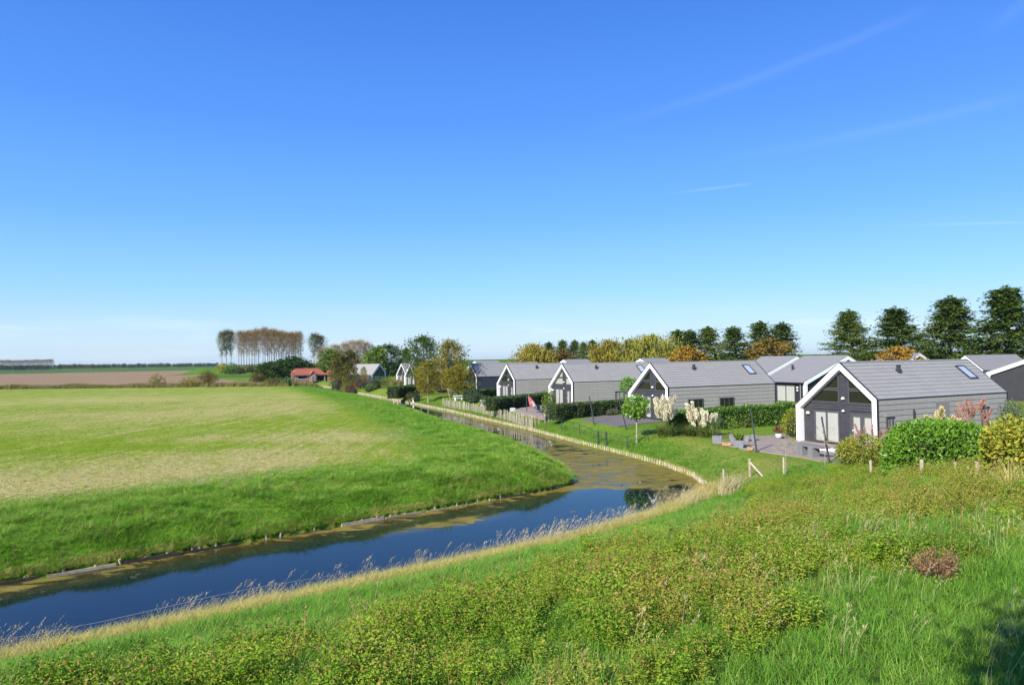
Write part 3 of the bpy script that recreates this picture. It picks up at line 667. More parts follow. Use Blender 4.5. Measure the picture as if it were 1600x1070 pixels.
# ------------------------------------------------------------------ cottages
XL, HL, XR, HR, HP = -3.66, 2.47, 2.69, 3.14, 5.41
YAW = math.radians(64.46)
OUT = [(XL, 0), (XL, HL), (0, HP), (XR, HR), (XR, 0)]
def offset_open(pts, w):
    """the outline pulled inwards by w (legs stay on the ground)"""
    lines = []
    for a, b in zip(pts[:-1], pts[1:]):
        a, b = np.array(a, float), np.array(b, float); d = (b - a) / np.linalg.norm(b - a); nn = np.array([d[1], -d[0]]); lines.append((a + nn * w, d))
    res = [tuple(lines[0][0])]
    for (p, d), (q, e) in zip(lines[:-1], lines[1:]):
        t = np.linalg.solve(np.array([d, -e]).T, q - p)[0]; res.append(tuple(p + d * t))
    a, d = lines[-1]; L = np.linalg.norm(np.array(pts[-1], float) - np.array(pts[-2], float)); res.append(tuple(a + d * L)); return res
def clip_poly(poly, conv):
    """clip a polygon by a convex one (counter-clockwise)"""
    for i in range(len(conv)):
        a = np.array(conv[i]); b = np.array(conv[(i + 1) % len(conv)]); e = b - a; res = []
        side = lambda p: e[0] * (p[1] - a[1]) - e[1] * (p[0] - a[0])
        for j in range(len(poly)):
            p, q = np.array(poly[j]), np.array(poly[(j + 1) % len(poly)]); s, r = side(p), side(q)
            if s >= 0: res.append(tuple(p))
            if s * r < 0: res.append(tuple(p + (q - p) * s / (s - r)))
        poly = res
        if not poly: break
    return poly
def shrink(poly, w):
    c = list(poly); n = len(c); lines = []
    area = sum(c[i][0] * c[(i + 1) % n][1] - c[(i + 1) % n][0] * c[i][1] for i in range(n))
    if area < 0: c = c[::-1]
    for i in range(n):
        a, b = np.array(c[i]), np.array(c[(i + 1) % n]); d = (b - a) / np.linalg.norm(b - a); lines.append((a + np.array([-d[1], d[0]]) * w, d))
    res = []
    for i in range(n):
        p, d = lines[i - 1]; q, e = lines[i]; t = np.linalg.solve(np.array([d, -e]).T, q - p)[0]; res.append(tuple(p + d * t))
    return c, res

ROWMESH = {}
def shingle_row(L, hgt, mat, key):
    """one course: lapped slabs side by side, u along y, v up along z, facing +x"""
    k = (key, round(L, 2), round(hgt, 3))
    if k not in ROWMESH:
        r = np.random.default_rng(len(ROWMESH) + 5); mb = MB(); y = 0
        while y < L - .01:
            w = min(1.2, L - y); g = .004; t0 = .038 + r.normal() * .001
            v = [(0, y + g, -.04), (0, y + w - g, -.04), (t0, y + w - g, -.04), (t0, y + g, -.04), (0, y + g, hgt), (0, y + w - g, hgt), (.008, y + w - g, hgt), (.008, y + g, hgt)]
            mb.add(v, [(3, 2, 1, 0), (4, 5, 6, 7), (0, 1, 5, 4), (1, 2, 6, 5), (2, 3, 7, 6), (3, 0, 4, 7)]); y += w
        ROWMESH[k] = mb.mesh('shingle_row', mat)
    return ROWMESH[k]
def window_box(root, x, y0, y1, z0, z1, face, glassmat, mull=1, curtain=False, fw_=.07, hood=False):
    """window standing proud of the wall at x=face on the +x side"""
    fr = MB(); P = [(y0, z0), (y1, z0), (y1, z1), (y0, z1)]
    for (a, b, c, d) in ((y0, y1, z0, z0 + fw_), (y0, y1, z1 - fw_, z1), (y0, y0 + fw_, z0 + fw_, z1 - fw_), (y1 - fw_, y1, z0 + fw_, z1 - fw_)):
        fr.rect(face - .02, face + .075, a, b, c, d)
    for i in range(1, mull + 1):
        if mull > 1 or mull == 1:
            ym = y0 + (y1 - y0) * i / (mull + 1); fr.rect(face - .02, face + .065, ym - .03, ym + .03, z0 + fw_, z1 - fw_)
    w = fr.build('window', M['frame'], root)
    MB().rect(face + .035, face + .045, y0 + fw_, y1 - fw_, z0 + fw_, z1 - fw_).build('pane', M['glass'] if curtain else glassmat, w)
    if curtain: MB().rect(face + .012, face + .02, y0 + fw_ + (y1 - y0) * (.32 if curtain == 2 else 0), y1 - fw_, z0 + fw_, z1 - fw_).build('curtain', M['curtain'], w)
    if hood: MB().prism([(face, z1 + .02), (face + .12, z1 + .02), (face + .03, z1 + .26), (face, z1 + .26)], y0 - .08, y1 + .08).build('hood', M['sheet'], w)
    else: MB().rect(face, face + .11, y0 - .05, y1 + .05, z1 + .003, z1 + .033).build('lintel', M['trim'], w)
    return w
def cottage(L=13.37, right='shingle', upper='dark', detail=True):
    root = thing('cottage', 'x', 'house', group='dark timber gabled cottages with white verges along the canal')
    ins = offset_open(OUT, .06)
    MB().prism(ins, .40, L - .06).build('wall', M['charcoal'], root)
    I = offset_open(OUT, .35); OB = offset_open(OUT, .006); OC = offset_open(OUT, .07)
    for i in range(4):
        MB().prism([OB[i], OB[i + 1], I[i + 1], I[i]], -.03, .088).prism([OC[i], OC[i + 1], I[i + 1], I[i]], .0885, .46).build('verge_board', M['white'], root)
    O2 = offset_open(OUT, -.032)
    for y0, y1 in ((-.05, .088), (L - .08, L + .03)):
        for i in range(4): MB().prism([OB[i], O2[i], O2[i + 1], OB[i + 1]], y0, y1).build('edge_trim', M['trim'], root)
    # right roof slope and right wall in courses
    sl_ = math.hypot(XR, HP - HR); n1 = 10; h1 = sl_ / n1; ux, uz = -XR / sl_, (HP - HR) / sl_
    n2 = 9; h2 = HR / n2
    if right == 'shingle':
        for i in range(n1):
            o = obj('shingle_row', shingle_row(L - .18, h1, M['shingle'], 'roof'), root)
            o.matrix_local = Matrix(((uz, 0, ux, XR + ux * h1 * i), (0, 1, 0, .1), (-ux, 0, uz, HR + uz * h1 * i), (0, 0, 0, 1)))
        for i in range(n2):
            o = obj('shingle_row', shingle_row(L - .16, h2, M['wallshingle'], 'wall'), root)
            o.matrix_local = Matrix(((1, 0, 0, XR - .03), (0, 1, 0, .09), (0, 0, 1, h2 * i), (0, 0, 0, 1)))
    else:
        MB().prism([(XR, HR), (XR + .05, HR - .04), (.02, HP + .03), (0, HP)], .1, L).build('roof_slope', M['sheet'], root)
        MB().rect(XR - .05, XR - .01, .1, L - .08, 0, HR - .03).build('wall', M['navy'], root)
    MB().prism([(XL, HL), (0, HP), (0, HP + .03), (XL - .03, HL + .02)], .1, L).build('roof_slope', M['shingle'], root)
    MB().prism([(-.1, HP - .02), (0, HP + .06), (.1, HP - .02)], .1, L).build('ridge_cap', M['sheet'], root)
    MB().rect(XR - .02, XR + .03, .1, L, HR - .05, HR + .004).build('gutter', M['trim'], root)
    # gable front
    I3 = offset_open(OUT, .36); conv = [I3[0], I3[4], I3[3], I3[2], I3[1]]
    LD = (-2.42, -.36, .06, 2.22); RD = (.46, 2.22, .06, 2.14)
    cl = MB(); z = .02
    while z < 2.72:
        segs = [(I3[0][0] + .003, LD[0]), (LD[1], RD[0]), (RD[1], I3[4][0] - .003)] if z < 2.2 else [(I3[0][0] + .003, I3[4][0] - .003)]
        for a, b in segs:
            if b - a > .02: cl.prism([(.36, z), (.345, z), (.365, z + .165), (.385, z + .165)], a, b, 'y') if False else cl.add([(a, .395, z), (b, .395, z), (b, .338, z), (a, .338, z), (a, .395, z + .17), (b, .395, z + .17), (b, .372, z + .17), (a, .372, z + .17)], [(0, 1, 2, 3), (7, 6, 5, 4), (3, 2, 6, 7), (0, 3, 7, 4), (1, 5, 6, 2)])
        z += .175
    while z < 4.8:
        a, b = -.34, .34
        cl.add([(a, .395, z), (b, .395, z), (b, .338, z), (a, .338, z), (a, .395, z + .17), (b, .395, z + .17), (b, .372, z + .17), (a, .372, z + .17)], [(0, 1, 2, 3), (7, 6, 5, 4), (3, 2, 6, 7), (0, 3, 7, 4), (1, 5, 6, 2)]); z += .175
    cl.build('cladding', M['charcoal'], root)
    gm = M['darkglass'] if upper == 'dark' else M['glass']
    for (x0, x1, z0, z1) in ((-3.2, -.345, 2.74, 3.62), (-3.2, -.345, 3.66, 5.0), (.345, 2.6, 2.74, 3.62), (.345, 2.6, 3.66, 5.0)):
        pl = clip_poly([(x0, z0), (x1, z0), (x1, z1), (x0, z1)], conv)
        po, pi = shrink(pl, .075)
        w = MB().ring(po, pi, .31, .395).build('window', M['frame'], root)
        MB().prism(pi, .355, .365).build('pane', gm, w)
        if upper != 'dark': MB().prism(pi, .385, .392).build('curtain', M['curtain'], w)
    for (x0, x1, z0, z1), nl in ((LD, 2), (RD, 2)):
        d = MB(); wd = (x1 - x0) / nl; g = .06 if nl == 2 and x0 < 0 else .15
        fr = MB().ring([(x0, z0), (x1, z0), (x1, z1), (x0, z1)], [(x0 + .06, z0 + .02), (x1 - .06, z0 + .02), (x1 - .06, z1 - .06), (x0 + .06, z1 - .06)], .31, .395)
        door = fr.build('door', M['frame'], root)
        for k in range(nl):
            a, b = x0 + .06 + k * (wd - .06), x0 + .06 + (k + 1) * (wd - .06)
            lf = MB().ring([(a + .003, z0 + .025), (b - .003, z0 + .025), (b - .003, z1 - .065), (a + .003, z1 - .065)], [(a + g, z0 + .1), (b - g, z0 + .1), (b - g, z1 - .065 - g), (a + g, z1 - .065 - g)], .325, .375)
            lf.build('leaf_frame', M['frame'], door)
            MB().rect(a + g, b - g, .345, .352, z0 + .1, z1 - .065 - g).build('pane', M['glass'], door)
            MB().rect(a + g, b - g, .372, .38, z0 + .1, z1 - .065 - g).build('curtain', M['curtain'], door)
        if x0 > 0: MB().rect(x0 + .17, x0 + .25, .29, .31, 1.0, 1.08).rect(x0 + .18, x0 + .2, .31, .33, 1.02, 1.06).build('handle', M['white'], door)
    for (x, z, r) in ((-2.86, 1.95, .13), (0.0, 3.05, .12), (0.0, 2.25, .09)):
        lp = MB(); lp.lathe([(.02, -.05), (r * .9, -.05), (r, 0), (r * .8, r * .5), (r * .45, r * .8), (.01, r * .88)], 10, (x, .25, z)); lp.rect(x - .04, x + .04, .25, .345, z - .06, z - .02)
        lp.build('wall_lamp', M['white'], root)
    # flue and skylight on the right slope
    def roofpt(y, s, h): return (XR + ux * s + uz * h, y, HR + uz * s - ux * h)
    if detail:
        p = roofpt(4.6, sl_ * .68, 0)
        fl = MB().box((p[0], p[1], p[2] + .06), (.34, .34, .14), 0, 0, math.radians(40)).lathe([(.12, -.05), (.12, .36), (.16, .36), (.16, .46), (.05, .5)], 10, p); fl.build('roof_vent', M['trim'], root)
        Mx = Matrix(((0, ux, uz, 0), (1, 0, 0, 0), (0, uz, -ux, 0), (0, 0, 0, 1)))
        def rp(a, b, c, d, h0, h1_, mb):
            v = [roofpt(y, s, h) for h in (h0, h1_) for y, s in ((a, c), (b, c), (b, d), (a, d))]
            return mb.add(v, [(0, 1, 2, 3), (7, 6, 5, 4), (0, 4, 5, 1), (1, 5, 6, 2), (2, 6, 7, 3), (3, 7, 4, 0)])
        y0, y1, s0, s1 = 11.0, 11.95, sl_ * .40, sl_ * .80; k = MB()
        for q in ((y0, y1, s0, s0 + .11), (y0, y1, s1 - .1, s1), (y0, y0 + .1, s0 + .11, s1 - .1), (y1 - .1, y1, s0 + .11, s1 - .1)): rp(*q, -.02, .11, k)
        sk = k.build('skylight', M['trim'], root); rp(y0 + .1, y1 - .1, s0 + .11, s1 - .1, .06, .075, MB()).build('pane', M['skyglass'], sk)
    return root
m, t = newmat('skylight_glass'); p, o = principled(t, Roughness=.04); p.inputs['Base Color'].default_value = (.36, .42, .47, 1); p.inputs['Specular IOR Level'].default_value = .9; M['skyglass'] = m

def place_cottage(root, pos, label, dz=0.0, yaw=YAW): root.location = (pos[0], pos[1], dz); root.rotation_euler = (0, 0, -yaw); root['label'] = label
face = XR
c1 = cottage()
place_cottage(c1, (21.35, 46.4), 'nearest dark cottage with white gable frame beside the big laurel bush and stone bench', .05)
c2 = dup(c1, (13.2, 68.2, .07), -YAW, label='second dark cottage behind the pampas grass and the ball shaped staked tree')
c3 = cottage(upper='curtain')
place_cottage(c3, (6.3, 90.5), 'third dark cottage with pale panes in its gable above a low dark hedge', -.04)
c4 = dup(c1, (-.85, 106.4, -.08), -YAW, label='fourth dark cottage behind the hedge and the folded red parasol')
c5 = cottage(right='plain', detail=False)
place_cottage(c5, (-7.4, 126.5), 'fifth cottage with navy side wall, partly behind the yellowing tree', 0)
# side windows, different on every cottage
window_box(c1, 0, .75, 1.35, .75, 2.0, face, M['darkglass'], 1, 2, hood=True)
window_box(c1, 0, 10.3, 11.1, .9, 2.2, face, M['darkglass'], 1, 2, hood=True)
MB().tube([(face + .07, 3.35, 2.35), (face + .07, 3.35, 0)], .06, 8).build('downpipe', M['trim'], c1)
MB().rect(face + .005, face + .012, 5.6, 7.0, 1.75, 2.75).build('darker_wall_patch', M['sheet'], c1)['label'] = 'darker rectangular patch on the shingled side wall'  # flat rectangle, darker than the wall around it
for y in (2.3, 6.1): window_box(c2, 0, y, y + 1.75, .6, 1.9, face, M['darkglass'], 2)
window_box(c3, 0, 6.2, 7.5, .5, 1.75, face, M['darkglass'], 1, 2); window_box(c3, 0, 8.6, 9.9, .2, 1.2, face, M['darkglass'], 1)
window_box(c4, 0, 6.3, 7.7, .6, 1.9, face, M['darkglass'], 1, 2)
# the two slim gables further up the canal, and their neighbour with the broad roof
pA, pB = at(627, 600), at(640.5, 603)
dA = 2.87 / (16.5 / F_PX); 
qa = along(627, 186); qb = along(640.3, 172)
c6 = dup(c5, (qb[0], qb[1], -.05), -math.radians(60), label='slim white framed gable behind the trimmed hedge, nearer one of the pair')
c7 = dup(c5, (qa[0], qa[1], .1), -math.radians(60), label='slim white framed gable behind the trimmed hedge, further one of the pair')
qc = along(593.7, 196)
c8 = dup(c5, (qc[0], qc[1], 0), math.radians(66), (1, .62, 1), label='grey roofed house whose roof slope faces the water, behind the red leaved shrub')

qd = along(548, 214); c10 = dup(c5, (qd[0], qd[1], 0), -math.radians(66), (1, .6, 1), label='furthest cottage gable with thin white posts, left of the grey roofed house')
# ------------------------------------------------------------------ back row of wide low-pitched chalets
def chalet(front_doors=False):
    root = thing('chalet', 'x', 'house', group='low pitched chalets behind the canal row')
    L = 7.2; P = [(-7.9, -1), (-7.9, 2.6), (0, 5.75), (2.4, 4.6), (2.4, -1)]
    MB().prism(offset_open(P, .05), .3, L).build('wall', M['black'], root)
    I = offset_open(P, .42)
    for i in range(4): MB().prism([P[i], P[i + 1], I[i + 1], I[i]], 0, .34).build('verge_board', M['white'], root)
    MB().prism([(-8.25, 2.5), (0, 5.79), (0, 5.87), (-8.3, 2.56)], .05, L + .05).build('roof_slope', M['sheet'], root)
    MB().prism([(2.5, 4.58), (0, 5.79), (0, 5.87), (2.55, 4.64)], .05, L + .05).build('roof_slope', M['sheet'], root)
    MB().rect(-8.32, -8.2, .05, L, 2.44, 2.54).build('gutter', M['trim'], root)
    pv = MB().lathe([(.14, -.2), (.14, .5), (.2, .5), (.2, .6)], 10, (-4.6, 5.0, 4.1)); pv.build('roof_vent', M['trim'], root)
    return root
k1 = chalet()
YB = math.radians(-25.5)
def put_chalet(root, eave_px, dist, zb=0.0, yaw=YB):
    q = along(eave_px, dist); rz = -yaw; off = np.array([math.cos(rz) * -7.9, math.sin(rz) * -7.9])
    root.location = (q[0] - off[0], q[1] - off[1], zb); root.rotation_euler = (0, 0, rz)
put_chalet(k1, 1257, 96); k1['label'] = 'low pitched chalet with black walls and white doors, seen just left of the nearest gable'
ky = 2.2
for (a, b, z0, z1) in ((1.6, 4.6, .1, 2.15), (5.8, 6.9, .1, 2.1)):
    fr = MB()
    for (c, d, e, f_) in ((a, b, z1 - .08, z1), (a, a + .08, z0, z1 - .08), (b - .08, b, z0, z1 - .08)): fr.rect(-7.96, -7.84, c, d, e, f_)
    if b - a > 2: fr.rect(-7.95, -7.85, (a + b) / 2 - .06, (a + b) / 2 + .06, z0, z1 - .08)
    w = fr.build('door', M['frame'], k1); MB().rect(-7.9, -7.87, a + .08, b - .08, z0, z1 - .08).build('curtain', M['curtain'], w); MB().rect(-7.93, -7.92, a + .08, b - .08, z0, z1 - .08).build('pane', M['glass'], w)
MB().tube([(-8.1, .7, 2.5), (-7.97, .7, 2.3), (-7.97, .7, 0)], .06, 8).build('downpipe', M['sheet'], k1)
for z in (1.9, 1.55): MB().lathe([(.02, -.1), (.11, -.1), (.11, .1), (.02, .1)], 8, (-8.0, 1.15, z)).build('wall_lamp', M['white'], k1)
k2 = dup(k1, (0, 0, 0), skip=('door', 'downpipe', 'wall_lamp')); put_chalet(k2, 1186, 113, 0); k2['label'] = 'low pitched chalet roof directly behind the second cottage, left of the white door chalet'
k3 = dup(k2, (0, 0, 0)); put_chalet(k3, 1540, 106, .8, math.radians(45)); k3['label'] = 'black gable with broad white verge at the right edge, behind the nearest cottage'
q = along(1508, 131); c9 = dup(c5, (q[0], q[1], .1), -YAW, label='grey roofed cottage in the back row under the two tallest trees at the right')
k4 = dup(k2, (0, 0, 0)); put_chalet(k4, 1395, 150, .15); k4['label'] = 'small roof tip with white gable beside the orange yellow bush behind the nearest ridge'
for px, d, lab in ((1000, 158, 'low roof peeping over the ridge of the third cottage'), (880, 172, 'low roof peeping over the ridge of the fourth cottage'), (741, 190, 'low roof with pale rounded gable peeping over the fifth cottage')):
    kk = dup(k2, (0, 0, 0)); q = along(px, d); kk.location = (q[0], q[1], -.05); kk.rotation_euler = (0, 0, math.radians(-60)); kk['label'] = lab

# ------------------------------------------------------------------ farmhouse with the orange roof
fp = along(484, 236); hd = fp / np.linalg.norm(fp)
fh = thing('farmhouse', 'single storey pink brick house with orange tiled hip roof at the end of the canal', 'house', (fp[0], fp[1], 0), math.atan2(hd[0], hd[1]) * -1 + .25, scale=(.9, 1, .88))
MB().rect(-5.2, 5.6, 0, 7, 0, 2.5).build('wall', M['brick'], fh)
rf = MB().add([(-5.7, -.5, 2.4), (6.1, -.5, 2.4), (6.1, 7.5, 2.4), (-5.7, 7.5, 2.4), (-4.2, 3.5, 4.75), (4.0, 3.5, 4.75)], [(0, 1, 5, 4), (1, 2, 5), (2, 3, 4, 5), (3, 0, 4), (3, 2, 1, 0)]).build('roof', M['redtile'], fh)
MB().tube([(-4.2, 3.5, 4.78), (4.0, 3.5, 4.78)], .12, 6).build('ridge_tiles', M['redtile'], rf)
MB().prism([(-.1, 0), (1.9, 0), (1.9, 2.5), (.9, 3.6), (-.1, 2.5)], -1.0, 1.5).build('entrance_gable', M['brick'], fh)
MB().prism([(-.4, 2.3), (.9, 3.75), (2.2, 2.3), (2.2, 2.45), (.9, 3.95), (-.4, 2.45)], -1.2, 2.5).build('entrance_roof', M['redtile'], fh)
for x0, x1, z0, z1 in ((-4.3, -.7, 1.0, 2.2), (2.4, 5.2, .1, 2.25)):
    w = MB().ring([(x0, z0), (x1, z0), (x1, z1), (x0, z1)], [(x0 + .1, z0 + .1), (x1 - .1, z0 + .1), (x1 - .1, z1 - .1), (x0 + .1, z1 - .1)], -.06, .02).build('window', M['white'], fh)
    MB().rect(x0 + .1, x1 - .1, -.02, -.01, z0 + .1, z1 - .1).build('pane', M['darkglass'], w)
w = MB().ring([(.4, .05), (1.2, .05), (1.2, 2.1), (.4, 2.1)], [(.5, .05), (1.1, .05), (1.1, 2.0), (.5, 2.0)], -1.06, -.99).build('door', M['white'], fh); MB().rect(.5, 1.1, -1.02, -1.005, .05, 2.0).build('pane', M['darkglass'], w)
MB().rect(-6.2, -5.5, .5, 1.2, 0, 3.2).rect(-6.3, -5.4, .4, 1.3, 3.2, 3.35).build('gate_pillar', M['brick'], fh)
fp2 = along(518, 238); f2 = dup(fh, (fp2[0] + 3, fp2[1], 0), math.atan2(hd[0], hd[1]) * -1 + .1, .8, label='smaller orange roofed outbuilding half hidden by the olive trees', skip=('gate_pillar', 'entrance_gable', 'entrance_roof', 'door'))

# ------------------------------------------------------------------ terraces
m, t = newmat('clay_pavers'); p, o = principled(t, Roughness=.85); P = gpos(t); b = t.nodes.new('ShaderNodeTexBrick'); link(t, mapped(t, P, (1, 1, 1), (0, 0, YAW)), b.inputs[0])
b.inputs['Scale'].default_value = 1; b.inputs['Brick Width'].default_value = .3; b.inputs['Row Height'].default_value = .3; b.inputs['Mortar Size'].default_value = .008
b.inputs['Color1'].default_value = (.26, .2, .155, 1); b.inputs['Color2'].default_value = (.31, .245, .195, 1); b.inputs['Mortar'].default_value = (.16, .13, .11, 1)
link(t, mixc(t, 1, b.outputs[0], rampn(t, noise(t, .9, 4, .6, P), [(.3, (.9, .9, .9)), (.7, (1.1, 1.1, 1.1))]), 'MULTIPLY'), p.inputs['Base Color']); bump(t, b.outputs['Fac'], .4, -.01, p); M['paver'] = m
M['deckdark'] = plain('dark_deck_boards', (.14, .125, .11), .85, .2, 3)
def terrace(name, pts, zt, mat):
    P = [(q[0], q[1]) for q in pts]; me = MB().prism(P, -.35, zt, 'z').mesh(name, mat); tag(obj(name, me), kind='structure')
cw = np.array([math.cos(-YAW), math.sin(-YAW)]); cl_ = np.array([math.sin(YAW), math.cos(YAW)])
def loc1(x, y, o=(21.35, 46.4)): return np.array(o) + cw * x + cl_ * y
terrace('terrace_paving', [at(1112, 691)[:2], at(1160, 702)[:2], at(1240, 713)[:2], at(1306, 726)[:2], loc1(2.7, -.6), loc1(2.7, .3), loc1(-3.6, .3), loc1(-4.6, .6), at(1228, 679)[:2], at(1160, 683)[:2]], .045, M['paver'])
terrace('terrace_deck', [at(905, 656)[:2], at(965, 667)[:2], at(1013, 661)[:2], loc1(2.2, .3, (13.2, 68.2)), loc1(-3.6, .3, (13.2, 68.2)), at(945, 649)[:2]], .05, M['deckdark'])
terrace('terrace_deck', [at(803, 641)[:2], at(850, 652)[:2], at(860, 645)[:2], loc1(2.2, -2.5, (6.3, 90.5)), loc1(-3.6, .3, (6.3, 90.5)), at(815, 637)[:2]], .05, M['paver'])
# ------------------------------------------------------------------ trees
LM = {
 'alder': foliage('dark_alder_leaves', [(.026, .055, .009), (.058, .10, .014), (.10, .145, .022), (.15, .18, .035)], .2, .5, .35),
 'green': foliage('green_tree_leaves', [(.025, .055, .01), (.045, .09, .014), (.08, .125, .022)], .22, .5, .4),
 'lime': foliage('light_green_leaves', [(.08, .15, .015), (.14, .22, .025), (.24, .28, .05)], .3, .5, .6),
 'willow': foliage('yellow_willow_leaves', [(.12, .115, .016), (.23, .195, .025), (.33, .26, .04)], .28, .5, .3),
 'willowg': foliage('green_willow_leaves', [(.1, .125, .02), (.19, .2, .03), (.3, .275, .045)], .28, .5, .3),
 'orange': foliage('orange_autumn_leaves', [(.2, .11, .018), (.33, .19, .025), (.4, .27, .04)], .28, .5, .4),
 'brown': foliage('brown_autumn_leaves', [(.09, .06, .014), (.16, .1, .02), (.2, .15, .03)], .25, .5, .4),
 'olivebrown': foliage('olive_brown_leaves', [(.05, .058, .011), (.105, .105, .017), (.165, .14, .025)], .25, .5, .4),
 'autumn': foliage('yellowing_leaves', [(.08, .088, .012), (.165, .15, .018), (.27, .215, .028), (.14, .165, .022)], .28, .5, .5),
 'twig': foliage('brown_twigs', [(.19, .12, .045), (.27, .18, .07), (.33, .23, .09)], .15, .7, .25),
 'poplargreen': foliage('grey_green_poplar_leaves', [(.09, .1, .04), (.15, .155, .06), (.2, .2, .09)], .2, .6, .3),
 'laurel': foliage('glossy_laurel_leaves', [(.045, .115, .01), (.082, .195, .014), (.14, .28, .024), (.2, .33, .05)], .18, .42, 1.0, spec=.25),
 'hedge': foliage('hedge_leaves', [(.05, .12, .012), (.095, .195, .018), (.16, .27, .03)], .22, .4, .9, spec=.4),
 'darkhedge': foliage('dark_hedge_leaves', [(.026, .055, .012), (.048, .088, .018), (.085, .135, .03)], .15, .45, .9, spec=.4),
 'yellowshrub': foliage('yellow_green_shrub_leaves', [(.12, .16, .02), (.22, .26, .03), (.32, .33, .045), (.4, .32, .05)], .3, .45, .8),
 'olive': foliage('olive_shrub_leaves', [(.07, .085, .022), (.12, .13, .03), (.17, .16, .045)], .22, .5, .5),
 'redleaf': foliage('dark_red_leaves', [(.09, .02, .018), (.17, .04, .035), (.12, .05, .03)], .2, .5, .7),
 'plume': foliage('cream_plumes', [(.64, .58, .42), (.76, .71, .56), (.8, .77, .65)], .35, .8, .8),
 'plumey': foliage('yellow_cream_plumes', [(.58, .48, .22), (.68, .58, .32), (.74, .66, .42)], .35, .8, .8),
 'pink': foliage('pink_grass_plumes', [(.36, .16, .13), (.5, .27, .22), (.45, .3, .2)], .3, .8, .8),
 'skirt': foliage('arching_grass_leaves', [(.08, .13, .03), (.15, .2, .045), (.23, .25, .07)], .25, .5, .6),
 'deadtwig': foliage('dead_brown_stems', [(.16, .085, .045), (.27, .15, .075), (.34, .21, .11)], .1, .8, .8),
 'bluegreen': foliage('grey_green_leaves', [(.08, .12, .07), (.13, .17, .1), (.18, .2, .12)], .25, .5, .6),
}
def tree_meshes(seed, h, cb, radf, nb, lpb, leaf, lw, droop, sig, vsig, rise, mat, bark, trunk_r, limbs=True, hang=0, lean=0.0, pw=.92, spire=0, rag=(.62, .5), name='tree'):
    r = np.random.default_rng(seed); P = []; A = []; tb = MB()
    bend = r.normal(size=2) * h * .012
    ax = lambda t: np.array([bend[0] * math.sin(t * 5), bend[1] * math.sin(t * 4 + 1), h * t])
    tb.tube([ax(t) - (np.array([0, 0, .3]) if t == 0 else 0) for t in (0, .08, .25, .45, .65, .85, .97)], [trunk_r * 1.35, trunk_r, trunk_r * .85, trunk_r * .62, trunk_r * .4, trunk_r * .18, trunk_r * .06], 7)
    for i in range(nb):
        t = cb + (1 - cb) * ((i + r.random()) / nb) ** pw; a = i * 2.399 + r.normal() * .5; ln = radf((t - cb) / (1 - cb)) * (rag[0] + rag[1] * r.random()) + .12
        ri = rise * (.5 + r.random()); d = np.array([math.cos(a), math.sin(a), ri]); b0 = ax(max(.02, t - ri * ln / h * .55))
        tip = b0 + d * ln + np.array([0, 0, -droop * ln])
        if limbs and i % 2 == 0: tb.tube([b0, b0 + d * ln * .5 + np.array([0, 0, .05 * ln]), b0 * .1 + tip * .9], [trunk_r * .22 * (1.1 - t), trunk_r * .13 * (1.1 - t) + .008, .008], 4, False)
        f = (.22 + .86 * r.random(lpb) ** .75)[:, None]
        pos = b0 + d * ln * f + np.array([0, 0, -droop * ln]) * f * f + r.normal(size=(lpb, 3)) * np.array([sig, sig, vsig]) * (.55 + .6 * f)
        dirv = r.normal(size=(lpb, 3)) * .75 + np.array([d[0], d[1], -.1 - droop])
        if hang:
            dn = r.random(lpb) ** 1.3 * hang * (.4 + .9 * r.random()); pos[:, 2] -= dn; dirv = r.normal(size=(lpb, 3)) * .18 + np.array([0, 0, -1])
        pos[:, 2] = np.maximum(pos[:, 2], .25); P.append(pos); A.append(dirv)
    if spire:
        u_ = r.random(160); a_ = r.random(160) * 6.283; q_ = spire * (1 - u_) * r.random(160) ** .5
        P.append(np.stack([q_ * np.cos(a_) + ax(.97)[0], q_ * np.sin(a_) + ax(.97)[1], h * (.84 + .2 * u_)], 1)); A.append(np.stack([np.cos(a_) * .6, np.sin(a_) * .6, .5 + 0 * a_], 1) + r.normal(size=(160, 3)) * .3)
    V, Q = leaves(np.concatenate(P), np.concatenate(A), leaf, lw, r)
    return tb.mesh(name + '_trunk', bark, True), mesh_np(name + '_crown', V, Q, mat)
TK = {}
def kind(key, nm, h, *a, **k):
    TK[key] = (nm, h, tree_meshes(hash(key) % 1000 if False else sum(map(ord, key)), h, *a, name=nm, **k))
cone = lambda R, p=.75: (lambda t: R * (1 - t) ** p * min(1, .45 + t * 5))
ball = lambda R: (lambda t: R * math.sqrt(max(.02, 1 - (2 * t - .95) ** 2)) )
dome = lambda R: (lambda t: R * math.sqrt(max(.03, 1 - t ** 2.2)))
for s, key in enumerate(('aldera', 'alderb', 'alderc', 'alderd')):
    kind(key, 'alder_tree', 15, .05, cone(5.6 - .3 * s, 1.08 + .05 * s), 130, 130, .33, .15, .14, .36, .13, .2, LM['alder'], M['bark'], .24, spire=.9, rag=(.42, .75))
for key in ('slima', 'slimb'): kind(key, 'alder_tree', 15, .06, cone(4.4, 1.0), 84, 76, .42, .2, .08, .4, .2, .3, LM['alder'], M['bark'], .22, spire=.8, rag=(.45, .7))
kind('willowa', 'weeping_willow', 11, .35, dome(4.8), 64, 110, .75, .2, -.1, .45, .3, .5, LM['willow'], M['bark'], .35, hang=5.5)
kind('willowb', 'weeping_willow', 12, .35, dome(6.2), 76, 110, .8, .2, -.1, .5, .3, .5, LM['willowg'], M['bark'], .4, hang=6.5)
kind('orange', 'autumn_tree', 8, .12, ball(3.4), 46, 60, .5, .28, .1, .4, .3, .4, LM['orange'], M['bark'], .2)
kind('brown', 'autumn_tree', 8, .1, dome(4.0), 54, 64, .48, .26, .12, .4, .28, .3, LM['brown'], M['bark'], .22)
